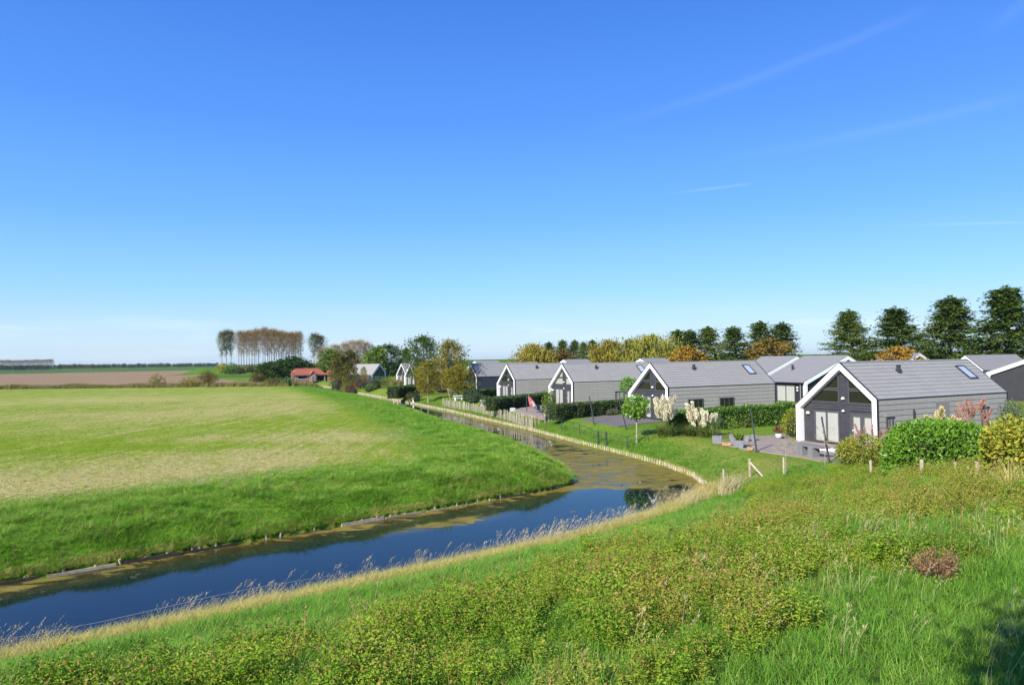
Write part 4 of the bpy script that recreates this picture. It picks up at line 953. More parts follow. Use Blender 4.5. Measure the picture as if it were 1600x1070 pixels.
kind('round', 'broadleaf_tree', 12, .16, ball(4.0), 80, 70, .42, .24, .05, .45, .35, .45, LM['green'], M['bark'], .26)
kind('autumn', 'yellowing_tree', 9.5, .2, ball(3.1), 84, 74, .3, .17, .08, .4, .32, .4, LM['autumn'], M['bark'], .2)
kind('autumnlow', 'yellowing_tree', 6, .26, ball(2.5), 60, 52, .26, .15, .1, .38, .28, .3, LM['autumn'], M['palebark'], .15)
kind('limetree', 'broadleaf_tree', 8, .1, ball(3.2), 50, 60, .5, .3, .05, .4, .3, .4, LM['lime'], M['bark'], .2)
kind('olivetree', 'hedgerow_tree', 7, .12, dome(3.0), 50, 56, .42, .24, .1, .4, .3, .4, LM['olivebrown'], M['bark'], .16)
kind('hawthorn', 'hedgerow_tree', 6, .1, dome(3.2), 46, 60, .45, .26, .1, .4, .3, .35, LM['green'], M['bark'], .16)
kind('wood', 'bare_brown_tree', 18, .15, ball(5.5), 80, 60, .9, .12, -.15, .6, .5, .7, LM['twig'], M['bark'], .25)
for key, mt in (('poplara', 'twig'), ('poplarb', 'twig'), ('poplarg', 'poplargreen')):
    r_ = 2.1
    kind(key, 'poplar', 27, .3, (lambda t: .5 + 2.6 * sstep(.15, .6, np.float64(t)) * (1 - .8 * max(0, t - .66) / .34)), 64, 44, .95, .11 if mt == 'twig' else .2, -.35, .55, .8, 1.1, LM[mt], M['poplarbark'], .24, pw=.55)
kind('shade', 'young_tree', 7, .62, ball(.95), 50, 50, .2, .12, .05, .2, .2, .3, LM['green'], M['bark'], .06)
kind('tiny', 'avenue_tree', 9, .3, ball(3.0), 22, 9, 1.8, 1.2, 0, .5, .5, .3, LM['alder'], M['bark'], .25)
MADE = {}
def plant_tree(key, px, top, dist, label, group=None, width=None, zb=None, rz=None, loc=None):
    nm, h0, (tm, cm_) = TK[key]
    q = np.array(loc) if loc is not None else along(px, dist)
    z = H(q[0], q[1]) if zb is None else zb
    hor = 562.3 - .016 * (px - 760); dist_y = q[1] * math.cos(PITCH)
    hh = (hor - top) * dist_y / F_PX + CAMZ - z; sc = hh / h0
    sw = sc if width is None else 1.3 * width * dist_y / F_PX / (2 * WID[key])
    rz = rng.random() * 6.283 if rz is None else rz
    t = thing(nm, label, 'tree', (q[0], q[1], z), rz, group, (sw, sw, sc)); obj('trunk', tm, t); obj('crown', cm_, t); return t
WID = {}
for k_, (nm, h0, (tm, cm_)) in TK.items():
    co = np.empty(len(cm_.vertices) * 3, np.float32); cm_.vertices.foreach_get('co', co); co = co.reshape(-1, 3); WID[k_] = float(np.percentile(np.hypot(co[:, 0], co[:, 1]), 96))

for key, px, top, d, w, lab in (('aldera', 1331, 487, 182, 86, 'shortest of the four big dark alders at the right, standing by a gap of sky'), ('alderb', 1405, 483, 177, 96, 'dark alder behind the orange yellow bush, second of the four big ones'), ('alderc', 1486, 468, 170, 106, 'broad dark alder behind the nearest ridge, third of the four big ones'), ('alderd', 1578, 452, 163, 122, 'tallest dark alder cut by the right edge of the picture')):
    plant_tree(key, px, top, d, lab, 'big dark alders behind the cottages', w)
for i, (px, top, w, lab) in enumerate(((1056, 518, 34, 'dark alder beside the large green willow, shorter one of two'), (1081, 518, 34, 'dark alder above the small orange tree'), (1113, 513, 40, 'dark pointed alder over the second cottage ridge'), (1150, 513, 42, 'dark alder left of the brown tree, standing over the second skylight'), (1189, 505, 44, 'tallest dark alder of the middle group, right behind the brown tree'), (1221, 507, 42, 'dark alder at the right end of the middle group, beside the open sky'))):
    plant_tree(('slima', 'slimb')[i % 2], px, top, 205 + 3 * (i % 3), lab, 'dark alders in the middle distance', w * 1.45)
for i, (px, top, w) in enumerate(((858, 536, 26), (880, 533, 26), (897, 533, 24), (913, 536, 22), (929, 533, 26), (984, 531, 26), (1001, 534, 22))):
    plant_tree(('slima', 'slimb')[i % 2], px, top, 265 + 4 * (i % 3), ('first far dark alder right of the leftmost yellow willow', 'far dark alder standing above the small rust brown tree', 'middle far dark alder of the row right of the rust brown tree', 'far dark alder second from the right end of its row', 'far dark alder just left of the middle yellow willow', 'far dark alder between the middle and the largest willow', 'far dark alder half hidden by the largest green willow')[i], 'far dark alders between the willows', w * 1.2)
plant_tree('willowa', 834, 537, 196, 'yellow weeping willow at the left end of the row behind the cottages', 'weeping willows', 54)
plant_tree('willowa', 953, 531, 190, 'yellow weeping willow in the middle, between the far alders and the green willow', 'weeping willows', 56)
plant_tree('willowb', 1017, 523, 186, 'largest weeping willow, green tinged and broad, behind the second cottage', 'weeping willows', 76)
plant_tree('orange', 1076, 543, 176, 'small orange tree under the two dark alders', None, 46)
plant_tree('brown', 1206, 532, 160, 'rounded rust brown tree behind the second cottage skylight', None, 74)
plant_tree('brown', 878, 548, 200, 'small rust brown tree below the far alders', None, 36)
plant_tree('orange', 1402, 545, 112, 'orange yellow bush shaped tree showing over the nearest ridge', None, 66)
plant_tree('round', 605, 540, 215, 'dark green tree above the grey roofed house by the water', None, 46)
plant_tree('limetree', 586, 545, 205, 'pale green tree just left of the dark green one', None, 30)
plant_tree('round', 662, 527, 168, 'tallest dark green tree right behind the yellowing trees', None, 46)
plant_tree('slima', 632, 545, 230, 'dark tree far behind the slim gables', None, 26)
plant_tree('autumn', 705, 534, 124, 'tall yellowing tree with a full crown left of the fifth cottage', 'yellowing trees on the lawn', 44)
plant_tree('autumnlow', 669, 566, 114, 'yellowing tree with a pale straight trunk on the lawn by the canal', 'yellowing trees on the lawn', 32, loc=at(669, 622)[:2])
plant_tree('autumnlow', 657, 572, 125, 'thin brown tree with a dark trunk beside the pale trunked one', 'yellowing trees on the lawn', 20, loc=at(658, 617)[:2])
plant_tree('autumn', 722, 573, 114, 'low spreading yellow green tree over the white garden table', 'yellowing trees on the lawn', 42, loc=at(716, 622)[:2])
plant_tree('limetree', 515, 548, 262, 'bright green rounded tree beyond the orange roof', None, 32)
for px, top, d, w, lab in ((529, 553, 236, 26, 'brown green tree right of the bright green one'), (546, 549, 240, 30, 'rounded brown tree beyond the grey roofs'), (531, 575, 205, 24, 'low olive brown tree in front of the small orange roof'), (548, 566, 188, 22, 'olive brown tree between the orange roof and the grey roofed house')):
    plant_tree('olivetree', px, top, d, lab, 'brown green trees by the end of the canal', w)
plant_tree('autumnlow', 568, 574, 182, 'thin yellow leaved tree in front of the grey roof', None, 9)
for px, top, d, w, lab in ((419, 567, 238, 38, 'spreading hawthorn left of the brick gate pillar'), (442, 563, 246, 32, 'green hawthorn behind the gate pillar'), (462, 559, 250, 44, 'dark rounded tree behind the orange roof'), (478, 566, 256, 34, 'brownish tree over the orange roof ridge')):
    plant_tree('hawthorn' if px != 478 else 'olivetree', px, top, d, lab, 'hawthorns around the farmhouse', w)
for i, (px, top, w) in enumerate(((507, 545, 24), (522, 540, 26), (537, 538, 26), (550, 534, 26), (564, 533, 26), (574, 537, 22))):
    plant_tree('wood', px, top, 400, 'bare brown tree in the far wood behind the orange roof', 'bare brown trees of the far wood', w)
plant_tree('poplarg', 491, 523, 430, 'tall grey green poplar standing apart right of the poplar row', None, 16); plant_tree('poplarg', 500, 526, 432, 'grey green poplar leaning outwards, right one of the pair apart', None, 18)
for i, (px, top) in enumerate(((347, 520), (354, 518), (361, 519))):
    plant_tree('poplarg', px, top, 462, 'green leaved poplar at the left end of the poplar row', 'green poplars at the left end of the row', 13)
pp = [373, 377.5, 381, 385.5, 389.5, 393.5, 397.5, 400.5, 404, 410.5, 414, 418, 421, 424, 428.5, 432, 436, 440, 443, 447.5, 452, 455.5, 459, 462, 466, 469.5]
for i, px in enumerate(pp):
    plant_tree(('poplara', 'poplarb')[i % 2], px, 517.5 + 4.5 * max(0, i - 14) / 12 + 2.0 * (i < 3) + rng.normal() * 1.4, 452 + 10 * (i % 3), 'bare topped poplar with thin pale trunk in the tall row at the left', 'bare topped poplars in the row', 12)
for i in range(54):
    px = 86 + i * 4.75 + rng.normal() * .6
    plant_tree('tiny', px, 570.2 - i * .045 + rng.normal() * .35, 1500, 'tiny dark tree in the avenue on the far horizon', 'avenue trees on the horizon', 5.0 + rng.random())
for i in range(18):
    px = 1 + i * 4.7
    plant_tree('poplara', px, 563.2 - i * .06 + rng.normal() * .4, 1400, 'airy poplar in the far row at the left edge', 'far poplars at the left edge', 6.0)
for i in range(18):
    px = 2 + i * 4.5; plant_tree('tiny', px, 571.5 + rng.normal() * .4, 1360, 'low dark tree under the far poplars at the left edge', 'low trees under the far poplars', 7)
plant_tree('shade', 800, 400, 3, 'young tree on the dyke crest whose shadow falls on the grass', loc=(-1.3, -1.9), zb=4.2).scale = (1, 1, 1)

# ------------------------------------------------------------------ shrubs, hedges, ornamental grasses
def cloud_mesh(seed, rx, ry, rz, n, leaf, lw, mat, name, lumps=9, shell=.55, flat=.0):
    r = np.random.default_rng(seed); cs = nrm(r.normal(size=(lumps, 3))) * .58 * np.array([1, 1, .8]); ls = .42 + .22 * r.random(lumps)
    k = r.integers(0, lumps, n); u = nrm(r.normal(size=(n, 3))); rad = (shell + (1 - shell) * r.random(n)) ** .6
    p = cs[k] + u * (rad * ls[k])[:, None]; p[: n // 3] = u[: n // 3] * (.55 + .4 * r.random(n // 3))[:, None]
    p = p * np.array([rx, ry, rz]); p[:, 2] += rz * .95; p[:, 2] = np.where(p[:, 2] < .05, .05 + r.random(n) * .3 * rz, p[:, 2])
    V, Q = leaves(p, u * .7 + r.normal(size=(n, 3)) * .6 + np.array([0, 0, .1]), leaf, lw, r); return mesh_np(name, V, Q, mat)
def core(rx, ry, rz, name='light_block_core'):  # added dark core that keeps light from passing through a shrub
    mb = MB(); mb.lathe([(.5, 0), (.85, .35), (.9, .9), (.7, 1.4), (.3, 1.65)], 9); mb.v = [(x * rx * .58, y * ry * .58, z * rz * .78) for x, y, z in mb.v]; return mb.mesh(name, M['lightblock'])
def shrub(px, py, wpx, hpx, matk, label, leaf=.1, n=1600, name='shrub', cat='shrub', group=None, dense=True, dist=None, depth=1.0, lumps=9, stems=False):
    if dist: q = along(px, dist); g = np.array([q[0], q[1], H(q[0], q[1])])
    else: g = ground_at(px, py)
    s = g[1] / F_PX; rx = wpx * s / 2; rz = hpx * s / 2
    t = thing(name, label, cat, tuple(g), rng.random() * .5 - .25, group)
    obj('foliage', cloud_mesh(int(px * 7 + py), rx, rx * depth, rz, int(n * 1.7), leaf, leaf * .55, LM[matk], name + '_foliage', lumps), t)
    if dense: obj('light_block_core', core(rx, rx * depth, rz), t)
    if stems or not dense:
        mb = MB(); r = np.random.default_rng(int(px))
        for i in range(6): a = r.random() * 6.28; mb.tube([(.06 * math.cos(a), .06 * math.sin(a), -.1), (rx * .3 * math.cos(a), rx * .3 * math.sin(a), rz * .7), (rx * .6 * math.cos(a), rx * .6 * math.sin(a), rz * 1.4)], [.03, .02, .008], 4)
        mb.build('stem', M['bark'], t)
    return t
def hedge(A, B, w, h, matk, label, leaf=.09, dens=420, name='hedge', group=None):
    A, B = np.array(A[:2]), np.array(B[:2]); L = np.linalg.norm(B - A); d = (B - A) / L; g = (A + B) / 2; z = H(*g)
    t = thing(name, label, 'hedge', (g[0], g[1], z), math.atan2(d[1], d[0]), group); r = np.random.default_rng(int(abs(g[0] * 100)))
    P = []; A_ = []
    for (area, fn, nn) in ((L * w, lambda a, b: np.stack([(a - .5) * L, (b - .5) * w, np.full(a.shape, h)], 1), (0, 0, 1)), (L * h, lambda a, b: np.stack([(a - .5) * L, np.full(a.shape, -w / 2), b * h], 1), (0, -1, .25)), (L * h, lambda a, b: np.stack([(a - .5) * L, np.full(a.shape, w / 2), b * h], 1), (0, 1, .25)), (w * h, lambda a, b: np.stack([np.full(a.shape, -L / 2), (a - .5) * w, b * h], 1), (-1, 0, .25)), (w * h, lambda a, b: np.stack([np.full(a.shape, L / 2), (a - .5) * w, b * h], 1), (1, 0, .25))):
        n = int(area * dens); p = fn(r.random(n), r.random(n)); p = p + np.array(nn) * ((fbm(p[:, 0] + p[:, 1] * .7, p[:, 2] + p[:, 1] * .5, .8, 13, 3) - .55) * .42 + r.normal(size=n) * .035)[:, None]
        P.append(p); A_.append(np.array(nn) * .5 + r.normal(size=(n, 3)) * .7)
    p = np.concatenate(P); p[:, 2] = np.maximum(p[:, 2], .03)
    V, Q = leaves(p, np.concatenate(A_), leaf, leaf * .55, r); obj('foliage', mesh_np(name + '_foliage', V, Q, LM[matk]), t)
    MB().box((0, 0, h * .46), (L - .25, w - .25, h * .92 - .06)).build('light_block_core', M['lightblock'], t); return t  # dark box put inside the hedge to block light

hedge(at(1050, 677), at(1242, 661), 1.2, 1.68, 'hedge', 'long glossy green hedge between the nearest and second cottages', .13, 330)
hedge(at(862, 656), at(990, 643), 1.2, 1.4, 'darkhedge', 'dark clipped hedge in front of the third cottage', .13, 300)
hedge(at(766, 642), at(853, 631), 1.3, 1.45, 'darkhedge', 'dark hedge behind the folded red parasol', .14, 260)
hedge(at(731, 627), at(780, 621), 1.5, 1.5, 'darkhedge', 'low dark hedge in front of the fifth cottage', .16, 200)
hedge(at(613, 618), at(662, 613), 2.0, 2.0, 'darkhedge', 'trimmed dark hedge in front of the two slim gables', .17, 170)
hedge(at(458, 597), at(487, 597), 1.5, 1.9, 'darkhedge', 'black green clipped hedge in front of the orange roofed house', .2, 120)

# large laurel, built leaf by leaf with big glossy leaves
g = ground_at(1468, 741); s = g[1] / F_PX; lt = thing('laurel_bush', 'big rounded glossy laurel bush in front of the nearest cottage', 'bush', tuple(g), 0)
r = np.random.default_rng(77); n = 13500; u = nrm(r.normal(size=(n, 3))); u[:, 2] = np.abs(u[:, 2]) * 1.0 - .12
rad = np.array([2.12, 1.4, 2.2]); sq = (np.abs(u) ** 3.4).sum(1) ** (-1 / 3.4); p = u * sq[:, None] * rad
p *= (.93 + (fbm(p[:, 0] + p[:, 1], p[:, 2] + p[:, 1] * .6, .9, 17, 3) - .5) * .24 + r.normal(size=n) * .02)[:, None]; p[:, 2] = np.maximum(p[:, 2], .08)
V, Q = leaves(p, u * .6 + r.normal(size=(n, 3)) * .62 + np.array([0, 0, .1]), .165, .075, r); obj('foliage', mesh_np('laurel_foliage', V, Q, LM['laurel']), lt)
mb = MB(); mb.lathe([(1.7, 0), (2.0, .4), (2.05, 1.4), (1.75, 1.95), (1.0, 2.25), (.1, 2.32)], 14); mb.v = [(x * .8, y * .5, z * .76) for x, y, z in mb.v]; mb.build('light_block_core', M['lightblock'], lt)  # added dark core, blocks light behind the laurel leaves
shrub(1590, 752, 100, 104, 'yellowshrub', 'yellow green shrub with orange tints at the right edge beside the laurel', .13, 4600, depth=.9, lumps=14)
shrub(1352, 733, 84, 58, 'yellowshrub', 'yellowing leafy shrub left of the laurel, in front of the glazed door', .1, 3000, dense=False, lumps=12)
shrub(1326, 730, 44, 44, 'olive', 'small olive and yellow shrub beside the leaning pole and bench', .09, 1000, dense=False)
shrub(1420, 748, 30, 26, 'lime', 'low bright green shrub at the foot of the laurel beside a fence post', .09, 500, dense=False)
shrub(1545, 742, 44, 36, 'lime', 'pale green low shrub between the plank pile and the right edge', .1, 700, dense=False)
shrub(1578, 660, 44, 84, 'bluegreen', 'airy grey green shrub with orange berries at the far corner of the nearest cottage', .12, 1500, dist=49, dense=False, name='berry_shrub')
shrub(1236, 676, 34, 46, 'yellowshrub', 'leafy olive shrub at the end of the long hedge beside the nearest gable', .11, 1600, dist=56)
shrub(1218, 0, 20, 16, 'olive', 'brownish shrub top showing above the hedge by the white doors', .12, 500, dist=75)
shrub(872, 0, 1, 1, 'hedge', 'x') if False else None
shrub(527, 609, 34, 34, 'olive', 'tall olive shrub on the canal bank below the orange roof', .22, 900)
shrub(547, 611, 34, 24, 'autumn', 'low yellow brown shrub on the bank beside the olive shrub', .2, 800)
shrub(560, 604, 26, 20, 'olive', 'dull green shrub between the brown shrub and the red one', .2, 600)
shrub(553, 613, 18, 22, 'redleaf', 'dark red leaved shrub at the water edge', .17, 500); shrub(566, 607, 24, 18, 'redleaf', 'dark red leaved shrub higher on the bank, right of the other red one', .17, 500)
shrub(585, 608, 40, 22, 'darkhedge', 'low dark green shrub in front of the grey roofed house', .2, 900); shrub(577, 612, 24, 12, 'hedge', 'flat green shrub hanging over the bank below the dark one', .18, 500)
shrub(603, 606, 26, 20, 'lime', 'light green shrub with flowers beside the trimmed hedge', .18, 500, dense=False)
shrub(651, 628, 20, 18, 'darkhedge', 'round dark bush by the little landing at the canal', .14, 700); shrub(640, 627, 14, 22, 'olive', 'thin olive shrub left of the round dark bush', .13, 350, dense=False)
shrub(740, 630, 34, 20, 'darkhedge', 'dark bush in front of the fifth cottage hedge', .14, 800); shrub(762, 640, 24, 24, 'olive', 'brown green shrub at the left end of the parasol hedge', .12, 700)
shrub(735, 0, 26, 22, 'darkhedge', 'dark shadowed bush under the low spreading tree', .15, 600, dist=122); shrub(690, 0, 40, 26, 'autumn', 'yellow leaved bush behind the pale trunk', .18, 700, dist=135)
shrub(950, 648, 40, 12, 'bluegreen', 'low grey green lavender clump beside the dark deck', .08, 900); shrub(943, 648, 16, 7, 'yellowshrub', 'small bright yellow shrub on the lawn by the third cottage', .08, 350)
shrub(325, 604, 30, 26, 'brown', 'bare purplish brown shrub in the ditch at the far end of the field', .3, 700, name='ditch_shrub', dense=False); shrub(324, 590, 18, 26, 'olive', 'small green tree shaped shrub behind the bare ditch shrub', .3, 400, name='ditch_shrub', dist=232)
shrub(246, 605, 24, 22, 'autumn', 'leaning yellow brown shrub in the ditch, leftmost one', .3, 400, name='ditch_shrub', dense=False); shrub(296, 605, 30, 18, 'autumn', 'yellow reedy shrub left of the bare ditch shrub', .28, 500, name='ditch_shrub', dense=False)
shrub(403, 602, 28, 22, 'brown', 'brown green shrub in the ditch near the poplars', .28, 600, name='ditch_shrub'); shrub(432, 603, 40, 14, 'olive', 'low olive shrub at the corner of the field', .25, 700, name='ditch_shrub'); shrub(450, 603, 20, 16, 'hedge', 'green shrub beside the brick gate pillar', .25, 400, name='ditch_shrub')
shrub(363, 0, 22, 18, 'hedge', 'dark green bush under the green poplars', .8, 500, dist=440, dense=False); shrub(348, 0, 20, 17, 'yellowshrub', 'yellow olive bush under the green poplars', .8, 400, dist=444, dense=False)
for i, (px, w) in enumerate(((376, 22), (392, 24), (410, 20), (428, 22))): shrub(px, 0, w, 13, ('olive', 'brown', 'hedge', 'olive')[i], ('low olive bush', 'low brown bush', 'low green bush', 'second low olive bush')[i] + ' at the foot of the bare poplars', .5, 350, dist=440)

def plume_mesh(seed, L, R, mat, name='plume'):
    r = np.random.default_rng(seed); n = 150; t = r.random(n); a = r.random(n) * 6.283; rad = R * np.sin(np.pi * np.clip(t * .9 + .08, 0, 1)) ** .8
    P = np.stack([np.cos(a) * rad * .75, np.sin(a) * rad * .75, t * L], 1); A = np.stack([np.cos(a) * .4, np.sin(a) * .4, .8 + 0 * t], 1) + r.normal(size=(n, 3)) * .2
    V, Q = leaves(P, A, L * .22, R * .55, r); return mesh_np(name, V, Q, mat)
PLM = {}
def pampas(g, n, h, label, pm='plume', spread=.55, pl=.5, pr=.085, skirt_h=1.3, group=None, name='pampas_grass', skirtmat='skirt', nb=420, lo=.62, srad=.34):
    t = thing(name, label, 'ornamental grass', tuple(g), rng.random() * 6, group); r = np.random.default_rng(int(abs(g[0] * 31)))
    sm = blade_tuft(r, nb, skirt_h, srad, .026, 1.5, LM[skirtmat], 'skirt'); obj('foliage', sm, t)
    key = (pm, pl); PLM.setdefault(key, [plume_mesh(3 + i, pl, pr, LM[pm]) for i in range(3)]); sb = MB()
    for i in range(n):
        a = r.random() * 6.283; q = spread * math.sqrt(r.random()); hh = h * (lo + (1 - lo) * r.random()); x, y = q * math.cos(a), q * math.sin(a)
        o = obj('plume', PLM[key][i % 3], t); o.location = (x, y, hh - pl * .6); o.rotation_euler = (-y * .55 + r.normal() * .08, x * .55 + .12 + r.normal() * .08, 0)
        sb.tube([(x * .2, y * .2, .2), (x * .8, y * .8, hh * .6), (x, y, hh - pl * .5)], .006, 4, False)
    sb.build('stem', LM['skirt'], t); return t
pampas(ground_at(1040, 681), 30, 3.0, 'tallest creamy pampas grass clump beside the staked ball tree', spread=.7, pl=.8, pr=.1, lo=.5, srad=.6, skirt_h=1.75, group='pampas grass clumps on the lawn')
pampas(ground_at(1081, 681), 9, 2.3, 'narrow pampas grass clump against the long hedge, middle of three', spread=.34, pl=.7, pr=.095, lo=.55, srad=.4, skirt_h=1.4, group='pampas grass clumps on the lawn')
pampas(ground_at(1103, 682), 18, 2.05, 'lower pampas grass clump nearest the plant pots', spread=.75, pl=.62, pr=.095, lo=.5, srad=.75, group='pampas grass clumps on the lawn', skirt_h=1.45)
q = along(1463, 43.6); pampas((q[0], q[1], 0), 18, 3.05, 'yellowish pampas grass between the laurel bush and the cottage wall', 'plumey', .85, .55, .1)
q = along(1512, 45.5); pampas((q[0], q[1], 0), 26, 3.35, 'tall pink grass plumes against the side wall near the back window', 'pink', .85, .5, .045, 1.9, name='pink_grass')
q = along(1372, 40.5); pampas((q[0], q[1], 0), 30, 2.35, 'pink flowering grass in front of the right gable post', 'pink', 1.1, .35, .035, 1.7, name='pink_grass')
g = ground_at(1462, 908); dt = thing('dead_bush', 'dried brown dead bush standing in the green dyke grass', 'bush', tuple(g), 0)
r = np.random.default_rng(8); mb = MB(); P = []; A = []
for i in range(46):
    a = r.random() * 6.283; el = .5 + .7 * r.random(); d = np.array([math.cos(a) * math.cos(el), math.sin(a) * math.cos(el), math.sin(el)]); ln = .3 + .24 * r.random(); k = d * ln
    mb.tube([(0, 0, -.02), tuple(k * .5 + r.normal(size=3) * .02), tuple(k)], [.006, .004, .002], 4, False)
    for j in range(26): P.append(k * (.4 + .65 * r.random()) + r.normal(size=3) * .035); A.append(d + r.normal(size=3) * .6)
mb.build('stem', M['bark'], dt); V, Q = leaves(np.array(P), np.array(A), .05, .016, r); obj('seed_head', mesh_np('dead_heads', V, Q, LM['deadtwig']), dt)
q = ground_at(1590, 775); tg = thing('dry_grass_clump', 'tuft of tall dry orange grass at the right edge below the shrub', 'grass clump', tuple(q), 0)
obj('foliage', blade_tuft(rng, 120, 1.0, .3, .014, .7, M['drygrass'], 'dry_clump'), tg)
q = ground_at(1140, 772); tg = thing('dry_grass_clump', 'pale straw coloured clump of reeds at the near end of the canal beside a post', 'grass clump', tuple(q), 0)
obj('foliage', blade_tuft(rng, 260, 1.25, .55, .014, .7, M['straw'], 'straw_clump', (.3, 0)), tg)
for px, py, hp, lab in ((1228, 742, 64, 'thin sapling with a few yellow leaves on the lawn in front of the terrace'), (1289, 728, 62, 'thin yellow leaved sapling in front of the bench')):
    g = ground_at(px, py); s = g[1] / F_PX; h = hp * s; t = thing('sapling', lab, 'tree', tuple(g), 0, 'thin saplings by the terrace'); mb = MB(); r = np.random.default_rng(px); mb.tube([(0, 0, -.1), (.02, 0, h * .5), (0, .02, h)], [.018, .013, .006], 5); P = []
    for i in range(14):
        a = r.random() * 6.28; z = h * (.45 + .5 * r.random()); e = np.array([math.cos(a) * .5, math.sin(a) * .5, z + .25]); mb.tube([(0, 0, z), tuple(e)], .005, 3, False); P += [np.array([0, 0, z]) * (1 - f) + e * f + r.normal(size=3) * .05 for f in (.5, .7, .85, 1, 1.05)]
    mb.build('trunk', M['palebark'], t); P = np.array(P); V, Q = leaves(P, r.normal(size=P.shape), .09, .05, r); obj('crown', mesh_np('sapling_crown', V, Q, LM['yellowshrub']), t)
# staked garden trees
def ball_tree(g, zc, rad, matk, label, trunk_r=.06, stakes=0, n=1500, rz=None, leaf=.22):
    t = thing('staked_tree' if stakes else 'ball_tree', label, 'tree', tuple(g), 0)
    mb = MB(); mb.tube([(0, 0, -.2), (.02, .01, zc * .5), (0, 0, zc)], [trunk_r, trunk_r * .85, trunk_r * .6], 7); r = np.random.default_rng(int(zc * 100))
    for i in range(9): a = r.random() * 6.28; mb.tube([(0, 0, zc - rad * .7), (math.cos(a) * rad * .6, math.sin(a) * rad * .6, zc + (r.random() - .4) * rad)], [.025, .008], 4, False)
    mb.build('trunk', M['palebark'], t); cmn = cloud_mesh(int(zc * 77), rad, rad, rz or rad, n, leaf, leaf * .5, LM[matk], 'ball_crown', 12); o = obj('crown', cmn, t); o.location = (0, 0, zc - (rz or rad) * .95)
    for i in range(stakes):
        MB().tube([(.35 * (1 if i else -1), 0, -.2), (.35 * (1 if i else -1), 0, 1.7)], .035, 6).build('stake', M['pile'], t)
    return t
ball_tree(ground_at(995, 692), 2.75, 1.1, 'laurel', 'small ball crowned tree with a straight pale trunk at the corner of the metal fence', .075, n=1700, rz=.95)
q = along(982, 84); ball_tree((q[0], q[1], 0), 2.7, 1.15, 'laurel', 'light green leafy tree top partly behind the second cottage gable post', .06, n=1000)
ball_tree(ground_at(857, 661), 2.1, .75, 'lime', 'young yellow green tree tied between two stakes in front of the dark hedge', .04, 2, 1200, 1.45, .17)
# ------------------------------------------------------------------ timber edging, fences, posts
def resample(poly, step):
    d = np.concatenate([[0], np.cumsum(np.linalg.norm(np.diff(poly, axis=0), axis=1))]); s = np.arange(0, d[-1], step)
    return np.stack([np.interp(s, d, poly[:, 0]), np.interp(s, d, poly[:, 1])], 1)
edge = thing('timber_edging', 'pale timber pile edging along the garden bank of the canal', 'bank edging', (RIGHT[0][0], RIGHT[0][1], WATER))
base = np.array([RIGHT[0][0], RIGHT[0][1], WATER])
pl = resample(RIGHT, .36); pm_ = [MB().tube([(0, 0, -.4), (0, 0, .27)], [.075, .07], 7).mesh('pile', M['pile']) for i in range(1)]
for i, q in enumerate(pl[:300]):
    o = obj('pile', pm_[0], edge); o.location = (q[0] - base[0] + rng.normal() * .012, q[1] - base[1] + rng.normal() * .012, rng.normal() * .025); o.rotation_euler = (rng.normal() * .03, rng.normal() * .03, rng.random() * 6)
rest = MB()
for q in pl[300:]: rest.tube([(q[0] - base[0], q[1] - base[1], -.3), (q[0] - base[0], q[1] - base[1], .28)], .085, 5)
tag(rest.build('pile_row', M['pile'], edge), kind='stuff')
bd = MB(); pr = resample(RIGHT, 3.0)
for a, b in zip(pr[:-1], pr[1:]):
    dd_ = (b - a) / np.linalg.norm(b - a); nn = np.array([dd_[1], -dd_[0]]) * .12; c = (a + b) / 2 + nn - base[:2]
    bd.box((c[0], c[1], .06), (np.linalg.norm(b - a) + .02, .05, .42), math.atan2(dd_[1], dd_[0]))
bd.build('backing_board', M['oldwood'], edge)
# revetment of the field bank: low boards and weathered stakes
fe = thing('bank_revetment', 'dark half rotten boards holding the field bank at the water line', 'bank edging', (FIELD[11][0], FIELD[11][1], WATER)); fb = np.array([*FIELD[11], WATER])
fr2 = resample(FIELD[8:20], 2.2)
for a, b in zip(fr2[:-1], fr2[1:]):
    if math.hypot(*a) > 75 or rng.random() < .3: continue
    dd_ = (b - a) / np.linalg.norm(b - a); nn = np.array([dd_[1], -dd_[0]]) * -.06; c = (a + b) / 2 + nn - fb[:2]
    MB().box((c[0], c[1], .02 + rng.normal() * .03), (np.linalg.norm(b - a) * .96, .05, .15), math.atan2(dd_[1], dd_[0]) + rng.normal() * .03).build('board', M['soil'] if rng.random() < .5 else M['oldwood'], fe)
sm = MB().tube([(0, 0, -.5), (0, 0, .17)], [.06, .052], 7).mesh('bank_stake', M['oldwood'])
for px, py in ((42, 910), (98, 901), (150, 892), (190, 886), (228, 880), (268, 873), (307, 866), (319, 864), (345, 859), (422, 845), (443, 842), (498, 832), (550, 824), (578, 820), (600, 817), (622, 813), (645, 809), (692, 800), (725, 794), (742, 791), (760, 788), (778, 785), (797, 782), (826, 777)):
    q = at(px, py, WATER)[:2]; dmin = None
    d0 = [np.hypot(*(p - q)) for p in resample(FIELD[6:20], .1)]; p = resample(FIELD[6:20], .1)[int(np.argmin(d0))]; dirn = (p - q) / max(1e-6, np.linalg.norm(p - q))
    o = obj('bank_stake', sm); o.location = (p[0], p[1], WATER + rng.normal() * .03); o.rotation_euler = (rng.normal() * .12, rng.normal() * .12, 0); o.scale = (1, 1, .9 + .3 * rng.random())
    tag(o, 'short weathered stake at the far water line below the field', 'stake', 'short stakes along the field bank')
